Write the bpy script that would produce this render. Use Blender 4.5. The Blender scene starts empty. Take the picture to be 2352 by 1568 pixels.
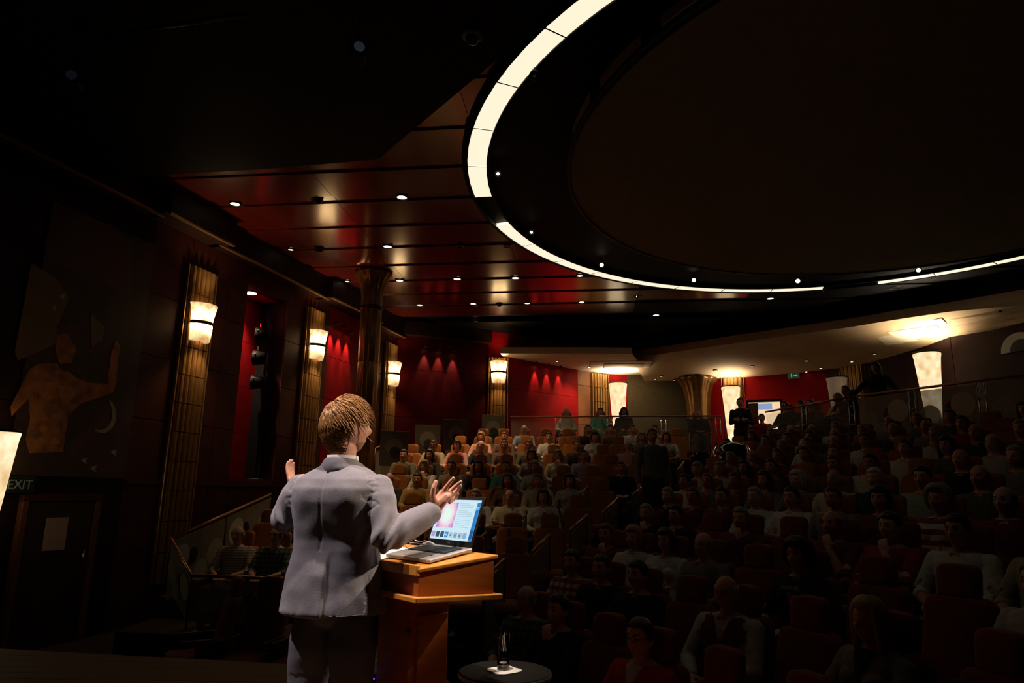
import bpy, bmesh, math, random
import numpy as np
from mathutils import Vector, Matrix, kdtree, noise

# ------------------------------------------------------------------ camera
scene = bpy.context.scene
COL = scene.collection
random.seed(7)
R = math.radians
F_PX = 1568.0
PITCH, ROLL = R(12.5), R(0.7)
CAM = Vector((0, 0, 1.38))
FWD = Vector((0, math.cos(PITCH), math.sin(PITCH)))
UP0 = Vector((0, -math.sin(PITCH), math.cos(PITCH)))
UPV = UP0 * math.cos(ROLL) - Vector((1, 0, 0)) * math.sin(ROLL)
RGT = Vector((1, 0, 0)) * math.cos(ROLL) + UP0 * math.sin(ROLL)
cam_data = bpy.data.cameras.new('camera')
cam_data.sensor_width = 36.0
cam_data.lens = 24.0
cam_data.clip_end = 200
cam = bpy.data.objects.new('camera', cam_data)
COL.objects.link(cam)
m = Matrix.Identity(4)
m.col[0][:3] = RGT
m.col[1][:3] = UPV
m.col[2][:3] = -FWD
m.col[3][:3] = CAM
cam.matrix_world = m
scene.camera = cam

# ------------------------------------------------------------------ world, exposure
w = bpy.data.worlds.new('world')
scene.world = w
w.use_nodes = True
w.node_tree.nodes['Background'].inputs[0].default_value = (0.0, 0.0, 0.0, 1)
w.node_tree.nodes['Background'].inputs[1].default_value = 0.0
vs = scene.view_settings
vs.view_transform = 'Standard'
vs.look = 'None'
vs.exposure = 0.0
vs.gamma = 1.0
vs.use_curve_mapping = False


def lamp(name, kind, loc, target, power, color, radius=0.05, cone=60, blend=0.3):
    d = bpy.data.lights.new(name, kind)
    d.energy = power
    d.color = color
    d.shadow_soft_size = radius
    if kind == 'SPOT':
        d.spot_size = R(cone)
        d.spot_blend = blend
    o = bpy.data.objects.new(name, d)
    COL.objects.link(o)
    o.location = loc
    if target is not None:
        o.rotation_euler = (Vector(target) - Vector(loc)).to_track_quat('-Z', 'Y').to_euler()
    return o


CEIL = 6.35
# stage lights that light the speaker: one hung over the stage on the left, the others sit in the ceiling ring
lamp('stage_spot_light', 'SPOT', (-3.6, 2.55, 6.0), (-0.78, 3.05, 1.25), 1080, (1.0, 0.86, 0.87), 0.10, 17, 0.5)
lamp('stage_spot_light', 'SPOT', (-0.60, 2.75, 6.05), (-0.66, 3.1, 1.45), 1350, (1.0, 0.84, 0.72), 0.08, 19, 0.6)

lamp('stage_spot_light', 'SPOT', (5.8, 3.0, 5.6), (-0.36, 3.1, 1.40), 1900, (1.0, 0.80, 0.62), 0.09, 8.6, 0.6)

# a scratch scene in which shapes are evaluated, so the growing main scene is not re-evaluated each time
SCR = bpy.data.scenes.new('scratch')
def evaluated_mesh(o):
    SCR.collection.objects.link(o)
    with bpy.context.temp_override(scene=SCR, view_layer=SCR.view_layers[0]):
        dg = bpy.context.evaluated_depsgraph_get()
        me = bpy.data.meshes.new_from_object(o.evaluated_get(dg))
    bpy.data.objects.remove(o)
    return me


# ------------------------------------------------------------------ pixel helpers (frame 2352 x 1568)


def ray(px, py):
    return FWD + RGT * ((px - 1176) / F_PX) + UPV * ((784 - py) / F_PX)


def atY(px, py, Y):
    d = ray(px, py)
    return CAM + d * (Y / d.y)


def atZ(px, py, Z):
    d = ray(px, py)
    return CAM + d * ((Z - CAM.z) / d.z)


def at_plane(px, py, p0, n):
    d = ray(px, py)
    n = Vector(n)
    return CAM + d * ((Vector(p0) - CAM).dot(n) / d.dot(n))


# ------------------------------------------------------------------ mesh helpers
class MB:
    """collects verts and faces for one mesh"""

    def __init__(self):
        self.v, self.f, self.mi = [], [], []

    def add(self, verts, faces, mat=0):
        o = len(self.v)
        self.v += [tuple(p) for p in verts]
        self.f += [tuple(i + o for i in f) for f in faces]
        self.mi += [mat] * len(faces)
        return self

    def box(self, c, s, rz=0.0, mat=0, rx=0.0):
        hx, hy, hz = s[0] / 2, s[1] / 2, s[2] / 2
        M = Matrix.Rotation(rz, 3, 'Z') @ Matrix.Rotation(rx, 3, 'X')
        c = Vector(c)
        vs = [c + M @ Vector((x * hx, y * hy, z * hz)) for x, y, z in
              ((-1, -1, -1), (1, -1, -1), (1, 1, -1), (-1, 1, -1), (-1, -1, 1), (1, -1, 1), (1, 1, 1), (-1, 1, 1))]
        return self.add(vs, [(0, 3, 2, 1), (4, 5, 6, 7), (0, 1, 5, 4), (1, 2, 6, 5), (2, 3, 7, 6), (3, 0, 4, 7)], mat)

    def prism(self, poly, z0, z1, mat=0):
        n = len(poly)
        zs0 = z0 if hasattr(z0, '__len__') else [z0] * n
        zs1 = z1 if hasattr(z1, '__len__') else [z1] * n
        vs = [(p[0], p[1], zs0[i]) for i, p in enumerate(poly)] + [(p[0], p[1], zs1[i]) for i, p in enumerate(poly)]
        area = sum(poly[i][0] * poly[(i + 1) % n][1] - poly[(i + 1) % n][0] * poly[i][1] for i in range(n))
        fs = [tuple(range(n - 1, -1, -1)), tuple(range(n, 2 * n))]
        fs += [(i, (i + 1) % n, n + (i + 1) % n, n + i) for i in range(n)]
        if area < 0:
            fs = [tuple(reversed(f)) for f in fs]
        return self.add(vs, fs, mat)

    def tube(self, pts, rad, n=8, mat=0, cap=True):
        pts = [Vector(p) for p in pts]
        if not hasattr(rad, '__len__'):
            rad = [rad] * len(pts)
        vs, fs = [], []
        prev = None
        for i, p in enumerate(pts):
            t = (pts[min(i + 1, len(pts) - 1)] - pts[max(i - 1, 0)])
            t = t.normalized() if t.length > 1e-9 else Vector((0, 0, 1))
            if prev is None:
                a = t.cross(Vector((0, 0, 1)))
                if a.length < 1e-3:
                    a = t.cross(Vector((0, 1, 0)))
            else:
                a = prev - t * prev.dot(t)
            a.normalize()
            prev = a
            b = t.cross(a)
            r = rad[i]
            ra, rb = (r if hasattr(r, '__len__') else (r, r))
            for k in range(n):
                th = 2 * math.pi * k / n
                vs.append(p + a * (ra * math.cos(th)) + b * (rb * math.sin(th)))
        for i in range(len(pts) - 1):
            for k in range(n):
                k2 = (k + 1) % n
                fs.append((i * n + k, i * n + k2, (i + 1) * n + k2, (i + 1) * n + k))
        if cap:
            fs.append(tuple(range(n - 1, -1, -1)))
            o = (len(pts) - 1) * n
            fs.append(tuple(o + k for k in range(n)))
        return self.add(vs, fs, mat)

    def lathe(self, prof, n=32, c=(0, 0, 0), mat=0, a0=0.0, a1=2 * math.pi, mod=None):
        full = abs(a1 - a0 - 2 * math.pi) < 1e-6
        m_ = n if full else n + 1
        vs, fs = [], []
        for (r, z) in prof:
            for k in range(m_):
                th = a0 + (a1 - a0) * k / n
                rr = r * (mod(th, z) if mod else 1.0)
                vs.append((c[0] + rr * math.cos(th), c[1] + rr * math.sin(th), c[2] + z))
        for i in range(len(prof) - 1):
            for k in range(n):
                k2 = (k + 1) % m_ if full else k + 1
                fs.append((i * m_ + k, i * m_ + k2, (i + 1) * m_ + k2, (i + 1) * m_ + k))
        return self.add(vs, fs, mat)

    def ellipsoid(self, c, r, nu=16, nv=10, M=None, mat=0, fn=None):
        vs, fs = [], []
        c = Vector(c)
        for j in range(nv + 1):
            ph = math.pi * j / nv
            for i in range(nu):
                th = 2 * math.pi * i / nu
                d = Vector((math.sin(ph) * math.cos(th), math.sin(ph) * math.sin(th), -math.cos(ph)))
                p = Vector((d.x * r[0], d.y * r[1], d.z * r[2]))
                if fn:
                    p = fn(p, d)
                if M is not None:
                    p = M @ p
                vs.append(c + p)
        for j in range(nv):
            for i in range(nu):
                i2 = (i + 1) % nu
                fs.append((j * nu + i, j * nu + i2, (j + 1) * nu + i2, (j + 1) * nu + i))
        return self.add(vs, fs, mat)

    def loft(self, rings, cap=True, mat=0):
        n = len(rings[0])
        vs = [p for r in rings for p in r]
        fs = []
        for i in range(len(rings) - 1):
            for k in range(n):
                k2 = (k + 1) % n
                fs.append((i * n + k, i * n + k2, (i + 1) * n + k2, (i + 1) * n + k))
        if cap:
            fs.append(tuple(range(n - 1, -1, -1)))
            fs.append(tuple((len(rings) - 1) * n + k for k in range(n)))
        return self.add(vs, fs, mat)

    def mesh(self, name, mats, smooth=False):
        me = bpy.data.meshes.new(name)
        me.from_pydata(self.v, [], self.f)
        for mt in (mats if isinstance(mats, (list, tuple)) else [mats]):
            me.materials.append(mt)
        if any(self.mi):
            me.polygons.foreach_set('material_index', self.mi)
        if smooth:
            me.polygons.foreach_set('use_smooth', [True] * len(me.polygons))
        me.validate()
        me.update()
        return me

    def build(self, name, mats, parent=None, smooth=False, bevel=0.0, seg=2):
        me = self.mesh(name, mats, smooth)
        if bevel:
            bm = bmesh.new()
            bm.from_mesh(me)
            bmesh.ops.remove_doubles(bm, verts=bm.verts, dist=1e-6)
            es = [e for e in bm.edges if len(e.link_faces) == 2 and e.calc_face_angle(0) > 0.6]
            bmesh.ops.bevel(bm, geom=es, offset=bevel, segments=seg, profile=0.5, affect='EDGES', clamp_overlap=True)
            bm.to_mesh(me)
            bm.free()
            if smooth:
                me.polygons.foreach_set('use_smooth', [True] * len(me.polygons))
        return link(name, me, parent)


def link(name, me, parent=None):
    o = bpy.data.objects.new(name, me)
    COL.objects.link(o)
    if parent is not None:
        o.parent = parent
    return o


def thing(name, label, cat, loc=(0, 0, 0), rz=0.0, group=None):
    o = bpy.data.objects.new(name, None)
    COL.objects.link(o)
    o.empty_display_size = 0.1
    o.location = loc
    o.rotation_euler = (0, 0, rz)
    o['label'] = label
    o['category'] = cat
    if group:
        o['group'] = group
    return o


def tag(o, label, cat, group=None):
    o['label'] = label
    o['category'] = cat
    if group:
        o['group'] = group
    return o


def struct(o):
    o['kind'] = 'structure'
    return o


def struct_root(name, loc=(0, 0, 0), rz=0.0):
    o = bpy.data.objects.new(name, None)
    COL.objects.link(o)
    o.location = loc
    o.rotation_euler = (0, 0, rz)
    o['kind'] = 'structure'
    return o


def copy_tree(o, parent=None):
    c = o.copy()
    COL.objects.link(c)
    if parent is not None:
        c.parent = parent
    for ch in list(o.children):
        copy_tree(ch, c)
    return c


# ------------------------------------------------------------------ materials
def mat(name, col, rough=0.6, metal=0.0, col2=None, scale=8.0, bump=0.0, bscale=40.0, emit=0.0, emit_col=None,
        spec=0.5, trans=0.0, stretch=(1, 1, 1), coat=0.0, detail=4.0, ior=1.45, alpha=1.0, sheen=0.0, coords='Object'):
    mt = bpy.data.materials.new(name)
    mt.use_nodes = True
    nt = mt.node_tree
    b = nt.nodes['Principled BSDF']
    b.inputs['Base Color'].default_value = (*col, 1)
    b.inputs['Roughness'].default_value = rough
    b.inputs['Metallic'].default_value = metal
    b.inputs['Specular IOR Level'].default_value = spec
    b.inputs['IOR'].default_value = ior
    b.inputs['Transmission Weight'].default_value = trans
    b.inputs['Alpha'].default_value = alpha
    b.inputs['Coat Weight'].default_value = coat
    b.inputs['Coat Roughness'].default_value = 0.15
    b.inputs['Sheen Weight'].default_value = sheen
    if emit > 0:
        b.inputs['Emission Color'].default_value = (*(emit_col or col), 1)
        b.inputs['Emission Strength'].default_value = emit
    tc = nt.nodes.new('ShaderNodeTexCoord')
    mp = nt.nodes.new('ShaderNodeMapping')
    mp.inputs['Scale'].default_value = stretch
    nt.links.new(tc.outputs[coords], mp.inputs['Vector'])
    if col2 is not None:
        nz = nt.nodes.new('ShaderNodeTexNoise')
        nz.inputs['Scale'].default_value = scale
        nz.inputs['Detail'].default_value = detail
        nt.links.new(mp.outputs[0], nz.inputs['Vector'])
        rp = nt.nodes.new('ShaderNodeValToRGB')
        rp.color_ramp.elements[0].position = 0.3
        rp.color_ramp.elements[1].position = 0.7
        rp.color_ramp.elements[0].color = (*col, 1)
        rp.color_ramp.elements[1].color = (*col2, 1)
        nt.links.new(nz.outputs['Fac'], rp.inputs[0])
        nt.links.new(rp.outputs[0], b.inputs['Base Color'])
        if emit > 0 and emit_col is None:
            nt.links.new(rp.outputs[0], b.inputs['Emission Color'])
    if bump:
        n2 = nt.nodes.new('ShaderNodeTexNoise')
        n2.inputs['Scale'].default_value = bscale
        n2.inputs['Detail'].default_value = 3
        nt.links.new(mp.outputs[0], n2.inputs['Vector'])
        bp = nt.nodes.new('ShaderNodeBump')
        bp.inputs['Strength'].default_value = bump
        bp.inputs['Distance'].default_value = 0.01
        nt.links.new(n2.outputs['Fac'], bp.inputs['Height'])
        nt.links.new(bp.outputs[0], b.inputs['Normal'])
    return mt


def stripe_mat(name, c1, c2, axis=2, freq=30.0, c3=None, freq2=20.0):
    """woven stripes, or a plaid when a third colour is given"""
    mt = mat(name, c1, 0.85)
    nt = mt.node_tree
    b = nt.nodes['Principled BSDF']
    tc = [n for n in nt.nodes if n.type == 'TEX_COORD'][0]
    sp = nt.nodes.new('ShaderNodeSeparateXYZ')
    nt.links.new(tc.outputs['Object'], sp.inputs[0])

    def wave(out, fr):
        mu = nt.nodes.new('ShaderNodeMath'); mu.operation = 'MULTIPLY'; mu.inputs[1].default_value = fr
        fc = nt.nodes.new('ShaderNodeMath'); fc.operation = 'FRACT'
        gt = nt.nodes.new('ShaderNodeMath'); gt.operation = 'GREATER_THAN'; gt.inputs[1].default_value = 0.5
        nt.links.new(out, mu.inputs[0]); nt.links.new(mu.outputs[0], fc.inputs[0]); nt.links.new(fc.outputs[0], gt.inputs[0])
        return gt.outputs[0]
    mx = nt.nodes.new('ShaderNodeMix'); mx.data_type = 'RGBA'
    mx.inputs[6].default_value = (*c1, 1); mx.inputs[7].default_value = (*c2, 1)
    nt.links.new(wave(sp.outputs[axis], freq), mx.inputs[0])
    out = mx.outputs[2]
    if c3 is not None:
        m2 = nt.nodes.new('ShaderNodeMix'); m2.data_type = 'RGBA'
        m2.inputs[7].default_value = (*c3, 1)
        h = nt.nodes.new('ShaderNodeMath'); h.operation = 'MULTIPLY'; h.inputs[1].default_value = 0.6
        nt.links.new(wave(sp.outputs[0], freq2), h.inputs[0]); nt.links.new(h.outputs[0], m2.inputs[0])
        nt.links.new(out, m2.inputs[6])
        out = m2.outputs[2]
    nt.links.new(out, b.inputs['Base Color'])
    return mt


M = {}
M['stage'] = mat('stage_boards', (0.16, 0.085, 0.045), 0.6, col2=(0.22, 0.12, 0.06), scale=14, stretch=(1, 6, 1), bump=0.2)
M['carpet'] = mat('dark_carpet', (0.020, 0.008, 0.006), 0.95, col2=(0.035, 0.012, 0.008), scale=20)
M['black'] = mat('black_paint', (0.006, 0.005, 0.005), 0.6, spec=.25)
M['black_ceiling'] = mat('black_ceiling', (0.004, 0.0032, 0.003), 0.6, col2=(0.006, 0.0045, 0.004), scale=3, spec=.12)
M['mahogany'] = mat('lacquered_mahogany', (0.14, 0.011, 0.008), 0.20, col2=(0.21, 0.018, 0.010), scale=3, stretch=(1, 10, 1), spec=0.9, ior=1.8, coat=1.0)
M['wall_brown'] = mat('dark_brown_stone', (0.060, 0.014, 0.009), 0.5, col2=(0.085, 0.022, 0.012), scale=4, bump=0.05, spec=.2)
M['wall_red'] = mat('red_lacquer_wall', (0.26, 0.005, 0.008), 0.6, spec=.08, col2=(0.32, 0.006, 0.008), scale=6, bump=0.05)
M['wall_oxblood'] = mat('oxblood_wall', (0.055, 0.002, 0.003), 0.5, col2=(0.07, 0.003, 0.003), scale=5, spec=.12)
M['wall_dark'] = mat('near_black_wall', (0.018, 0.008, 0.007), 0.55, col2=(0.028, 0.010, 0.008), scale=4, spec=.15)
M['wall_orange'] = mat('orange_brown_wall', (0.26, 0.09, 0.03), 0.5, col2=(0.32, 0.12, 0.04), scale=5)
M['wall_olive'] = mat('olive_brown_fabric', (0.055, 0.042, 0.022), 0.9, col2=(0.085, 0.062, 0.030), scale=14)
M['bronze'] = mat('bronze_tile', (0.42, 0.24, 0.08), 0.35, metal=0.55, col2=(0.33, 0.18, 0.06), scale=7, bump=0.1)
M['bronze_dark'] = mat('dark_bronze', (0.05, 0.03, 0.014), 0.35, metal=0.7)
M['gold_trim'] = mat('gold_trim', (0.55, 0.32, 0.12), 0.3, metal=0.8)
M['cream'] = mat('cream_plaster', (0.80, 0.68, 0.48), 0.85, col2=(0.75, 0.62, 0.43), scale=4)
M['tan'] = mat('tan_plaster', (0.60, 0.42, 0.24), 0.85, col2=(0.54, 0.37, 0.20), scale=3)
M['dome'] = mat('brown_dome_cloth', (0.34, 0.30, 0.17), 0.9, col2=(0.38, 0.34, 0.19), scale=6)
M['ring'] = mat('lit_opal_panel', (0.9, 0.85, 0.7), 0.5, emit=1.0, emit_col=(1.0, 0.91, 0.68))
M['alabaster'] = mat('lit_alabaster', (0.95, 0.70, 0.36), 0.5, emit=8.0, col2=(0.45, 0.20, 0.05), scale=7, detail=6)
def glow_profile(mt, z0, w, hi, lo):
    """the bulb sits at height z0 behind the stone: the shade shines most there"""
    nt = mt.node_tree; bs = nt.nodes['Principled BSDF']
    tc = [n for n in nt.nodes if n.type == 'TEX_COORD'][0]
    sp = nt.nodes.new('ShaderNodeSeparateXYZ'); nt.links.new(tc.outputs['Object'], sp.inputs[0])
    def m_(op, a, b=None):
        n = nt.nodes.new('ShaderNodeMath'); n.operation = op
        for i, v in enumerate((a, b)):
            if v is None:
                continue
            if isinstance(v, (int, float)):
                n.inputs[i].default_value = v
            else:
                nt.links.new(v, n.inputs[i])
        return n.outputs[0]
    d = m_('DIVIDE', m_('SUBTRACT', sp.outputs[2], z0), w)
    g = m_('POWER', 2.71828, m_('MULTIPLY', m_('MULTIPLY', d, d), -1.0))
    nt.links.new(m_('ADD', m_('MULTIPLY', g, hi - lo), lo), bs.inputs['Emission Strength'])
glow_profile(M['alabaster'], 0.02, .17, 11.0, .9)
M['alabaster_lamp'] = mat('lit_alabaster_lamp', (0.95, 0.82, 0.55), 0.5, emit=1.35, col2=(0.55, 0.34, 0.13), scale=4.2, detail=7)
M['alabaster_dim'] = mat('dim_alabaster', (0.5, 0.38, 0.25), 0.5, emit=0.10)
M['bulb'] = mat('lit_downlight', (1, 0.9, 0.7), 0.5, emit=6.0, emit_col=(1.0, 0.84, 0.62))
M['bulb_hot'] = mat('lit_spotlight', (1, 0.9, 0.7), 0.5, emit=30.0, emit_col=(1.0, 0.86, 0.62))
M['chrome'] = mat('chrome', (0.7, 0.66, 0.6), 0.15, metal=1.0)
M['brass_rail'] = mat('copper_rail', (0.50, 0.26, 0.15), 0.3, metal=0.8)
M['seat'] = mat('rust_velvet', (0.42, 0.14, 0.018), 0.9, col2=(0.33, 0.105, 0.014), scale=30, bump=0.3, bscale=160, sheen=0.1)
M['seat_shaded'] = mat('shaded_rust_velvet', (0.26, 0.045, 0.026), 0.9, col2=(0.19, 0.032, 0.02), scale=40, bump=0.4, bscale=130, sheen=0.1)  # rust velvet darkened for the unlit rows, shade put into the colour
M['seat_wood'] = mat('armrest_wood', (0.12, 0.05, 0.02), 0.4)
M['glassprint'] = mat('printed_glass_panel', (0.40, 0.36, 0.25), 0.35, col2=(0.30, 0.27, 0.17), scale=2.5, alpha=.6)
M['print_dark'] = mat('dark_print', (0.02, 0.02, 0.015), 0.4)
M['print_pale'] = mat('pale_print', (0.75, 0.70, 0.55), 0.4, alpha=.8)
M['print_mid'] = mat('grey_green_print', (0.48, 0.45, 0.32), 0.4, alpha=.75)
M['wood_light'] = mat('honey_oak', (0.46, 0.125, 0.014), 0.38, col2=(0.36, 0.085, 0.010), scale=5, stretch=(1, 1, 9), bump=0.08, bscale=60)
M['wood_top'] = mat('honey_oak_top', (0.66, 0.27, 0.045), 0.4, col2=(0.56, 0.20, 0.03), scale=5, stretch=(9, 1, 1), bump=0.08, bscale=60)
M['paper'] = mat('white_paper', (0.8, 0.78, 0.72), 0.8)
M['laptop'] = mat('grey_aluminium', (0.36, 0.33, 0.31), 0.4, metal=0.25)
M['laptop_dark'] = mat('black_plastic', (0.012, 0.012, 0.014), 0.35)
M['keycap'] = mat('keycap', (0.03, 0.03, 0.03), 0.45)
M['cloth_black'] = mat('black_cloth', (0.0045, 0.004, 0.004), 0.85, spec=.08)
M['rubber'] = mat('black_rubber', (0.015, 0.015, 0.015), 0.6)
M['cable_white'] = mat('pale_cable', (0.5, 0.48, 0.45), 0.5)
M['led'] = mat('blue_led', (0.1, 0.08, 1.0), 0.5, emit=4.0, emit_col=(0.10, 0.06, 1.0))
M['glass'] = mat('clear_glass', (1, 1, 1), 0.02, trans=1.0, ior=1.45)
M['water'] = mat('water', (1, 1, 1), 0.0, trans=1.0, ior=1.33)
M['suit'] = mat('grey_wool', (0.21, 0.190, 0.212), 0.8, col2=(0.185, 0.168, 0.188), scale=60, bump=0.12, bscale=300, sheen=0.15)
M['suit_seam'] = mat('dark_seam', (0.05, 0.045, 0.05), 0.9)
M['trouser'] = mat('charcoal_wool', (0.14, 0.13, 0.15), 0.85, bump=0.1, bscale=200)
M['shirt_white'] = mat('white_shirt', (0.75, 0.72, 0.70), 0.8)
M['skin'] = mat('skin', (0.62, 0.30, 0.20), 0.5, col2=(0.56, 0.25, 0.16), scale=14, bump=0.06, bscale=90)
M['stubble'] = mat('stubble_skin', (0.34, 0.15, 0.08), 0.7)
M['ear'] = mat('skin_ear', (0.60, 0.22, 0.15), 0.5)
M['hair_blond'] = mat('golden_brown_hair', (0.50, 0.25, 0.085), 0.42, col2=(0.30, 0.13, 0.04), scale=30)
M['lip'] = mat('lips', (0.38, 0.12, 0.09), 0.5)
M['eye'] = mat('dark_eye', (0.03, 0.02, 0.015), 0.2)
M['shoe'] = mat('black_shoe', (0.012, 0.01, 0.01), 0.3)
# ================================================================== STRUCTURE
A_PL = R(6.7)
CU = Vector((math.cos(A_PL), -math.sin(A_PL), 0))
CV = Vector((math.sin(A_PL), math.cos(A_PL), 0))
RING_C = Vector((5.55, 9.89, 0))
R_OUT, R_IN = 6.27, 5.98

# ---- the two raked seating blocks: planes with their own facing
NL = Vector((0.148, 0.989, 0)).normalized()      # left block, points to the back of the hall
TL = Vector((NL.y, -NL.x, 0))                    # along a row, to the right
NR = Vector((0.917, 0.399, 0)).normalized()      # right block
TR = Vector((NR.y, -NR.x, 0))


def floorL(n): return 0.67 + 0.265 * (n - 12.6)
def floorR(n): return -0.61 + 0.262 * (n - 2.6)


def aisle_x(y): return 2.4 + 0.493 * (y - 11.5)


FRONT_Z = -0.75
REAR_Z = 2.30

# ---- stage
a = Vector((-9.0, 0, 0)); n_st = 6.15
def line_pt(N, T, n, t): return N * n + T * t
st_l = Vector((-8.2, (5.72 + 0.148 * 8.2) / 0.989, 0))
st_c = Vector((-0.55, 5.80, 0))
st_r = Vector((5.0, (1.80 - 0.917 * 5.0) / 0.399, 0))
poly = [(-8.2, -6), (5.0, -9.7), (st_r.x, st_r.y), (0.35, 3.72), (-0.20, 4.95), (st_c.x, st_c.y), (st_l.x, st_l.y)]
floor = struct(MB().prism(poly, FRONT_Z, -0.03).build('floor', M['black']))
# boards of the stage floor, clipped to the stage outline
bm_n = 0
def inside(pl, x, y):
    r = False
    for i in range(len(pl)):
        x1, y1 = pl[i]; x2, y2 = pl[i - 1]
        if (y1 > y) != (y2 > y) and x < (x2 - x1) * (y - y1) / (y2 - y1) + x1:
            r = not r
    return r
def clip_x(pl, y):
    xs = []
    for i in range(len(pl)):
        x1, y1 = pl[i]; x2, y2 = pl[i - 1]
        if (y1 > y) != (y2 > y):
            xs.append((x2 - x1) * (y - y1) / (y2 - y1) + x1)
    return sorted(xs)
y = -1.2
while y < 7.0:
    for (xa, xb) in zip(clip_x(poly, y + .002)[::2], clip_x(poly, y + .002)[1::2]):
        xc = clip_x(poly, y + .178)
        if len(xc) >= 2:
            pl4 = [(xa, y + .002), (xb, y + .002), (xc[-1], y + .178), (xc[0], y + .178)]
            MB().prism(pl4, -0.03, 0.0).build('plank', M['stage'], floor)
    y += 0.18

# ---- auditorium floor with its steps
aud = struct(MB().prism([(-8.5, 4.5), (0, 3.4), (1.5, 0), (14, -8), (24, 6), (20, 30), (-8.5, 30)], -0.95, FRONT_Z).build('floor', M['carpet']))
LROWS = [8.7 + 1.0 * i for i in range(9)]
RROWS = [2.45 + 0.82 * i for i in range(11)]
for i, n in enumerate(LROWS):
    y0 = n - 0.45; y1 = n + 0.55
    pts = []
    for nn, sgn in ((y0, 0), (y1, 0)):
        # left end at the side aisle, right end in the centre aisle
        yl = (nn - NL.x * -5.0) / NL.y
        xr = aisle_x(nn); yr = (nn - NL.x * xr) / NL.y
        pts.append(((-4.9, yl), (xr, yr)))
    MB().prism([pts[0][0], pts[0][1], pts[1][1], pts[1][0]], FRONT_Z - .1, floorL(n)).build('step', M['carpet'], aud)
for i, n in enumerate(RROWS):
    y0 = n - 0.40; y1 = n + 0.42
    pts = []
    for nn in (y0, y1):
        # line NR.x*x+NR.y*y = nn with the aisle line
        yy = (nn - NR.x * (2.4 - 0.493 * 11.5)) / (NR.x * 0.493 + NR.y)
        p_in = (aisle_x(yy), yy)
        p_out = (p_in[0] + TR.x * 17, p_in[1] + TR.y * 17)
        pts.append((p_in, p_out))
    MB().prism([pts[0][0], pts[0][1], pts[1][1], pts[1][0]], FRONT_Z - .1, floorR(n)).build('step', M['carpet'], aud)
# rear cross gangway level
rear = struct(MB().prism([(-6, 18.6), (5.2, 16.95), (6.5, 14.0), (8.3, 9.9), (13.2, -1.4), (26, 4), (24, 34), (-8, 34)], 0.5, REAR_Z).build('floor', M['carpet']))

# ---- ceiling: backing slab, lacquered panels and the narrow strips between them
ceil = struct(MB().prism([(-9, 7), (22, 3), (24, 30), (-8, 30)], CEIL + 0.12, CEIL + 0.2).build('ceiling', M['black']))
W0 = Vector((-6.30, 10.4, 0))
WD = Vector((0.285, 0.9585, 0)).normalized()
WN = Vector((WD.y, -WD.x, 0))
def uv(u, v, z): return CU * u + CV * v + Vector((0, 0, z))
k = -3
panel_me = {}
while k < 8:
    vc = 10.7 + 1.15 * k
    for kind, v0, v1, z0 in (('strip', vc - 0.14, vc + 0.14, CEIL + 0.03), ('panel', vc + 0.15, vc + 1.0, CEIL)):
        if v1 > 19.4:
            continue
        L = 2.8 if kind == 'panel' else 5.6
        u = -10.0
        while u < 9.0:
            ctr = uv(u + L / 2, (v0 + v1) / 2, 0)
            dw = (ctr - W0).dot(WN)
            if dw > -L / 2 + 0.3 and (ctr - RING_C).length < 14.5 and (ctr - RING_C).length > 4.9 and ctr.x < 14:
                ua, ub = u + 0.004, u + L - 0.004
                # trim at the left wall
                for _ in range(40):
                    if (uv(ua, (v0 + v1) / 2, 0) - W0).dot(WN) < 0.12 and ua < ub - .1:
                        ua += 0.1
                me_b = MB()
                q = [uv(ua, v0, 0), uv(ub, v0, 0), uv(ub, v1, 0), uv(ua, v1, 0)]
                me_b.prism([(p.x, p.y) for p in q], z0, z0 + 0.03)
                o = me_b.build('ceiling_strip' if kind == 'strip' else 'ceiling_panel', M['mahogany'] if ctr.x < 4.6 else M['black_ceiling'], ceil)  # right-hand panels blackened: unlit lacquer, its shade put into the colour
            u += L
    k += 1

# black stage ceiling in front of the red one, its edge as seen
e1, e2, e3, e4 = atZ(285, 402, CEIL - .1), atZ(600, 385, CEIL - .1), atZ(868, 362, CEIL - .1), atZ(1215, 70, CEIL - .1)
blk = struct(MB().prism([(-12, e1.y - .1), (e1.x, e1.y), (e2.x, e2.y), (e3.x, e3.y), (e4.x, e4.y), (e4.x + 1.2, e4.y - 2.2), (3.5, 3.0), (14, 1), (14, -4), (-12, -4)],
                        CEIL - 0.13, CEIL - 0.05).build('ceiling', M['black_ceiling']))
# rear part of the ceiling, plain black
pr = [uv(-4.6, 19.45, 0), uv(9, 19.45, 0), uv(13.5, 14.0, 0), uv(18, 14, 0), uv(16, 30, 0), uv(-6, 30, 0)]
struct(MB().prism([(p.x, p.y) for p in pr], CEIL - 0.02, CEIL + 0.1).build('ceiling', M['black_ceiling']))

# ---- ring recess and dome
def disc(name, r0, r1, z0, z1, material, c=RING_C, n=96, a0=0, a1=2 * math.pi, parent=None, smooth=False):
    b = MB()
    b.lathe([(r0, z0), (r1, z0), (r1, z1), (r0, z1), (r0, z0)], n, (c.x, c.y, 0), a0=a0, a1=a1)
    return b.build(name, material, parent, smooth)
moat = struct(disc('ceiling', 0.02, 6.36, CEIL - .02, CEIL + .06, M['black_ceiling']))
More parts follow.
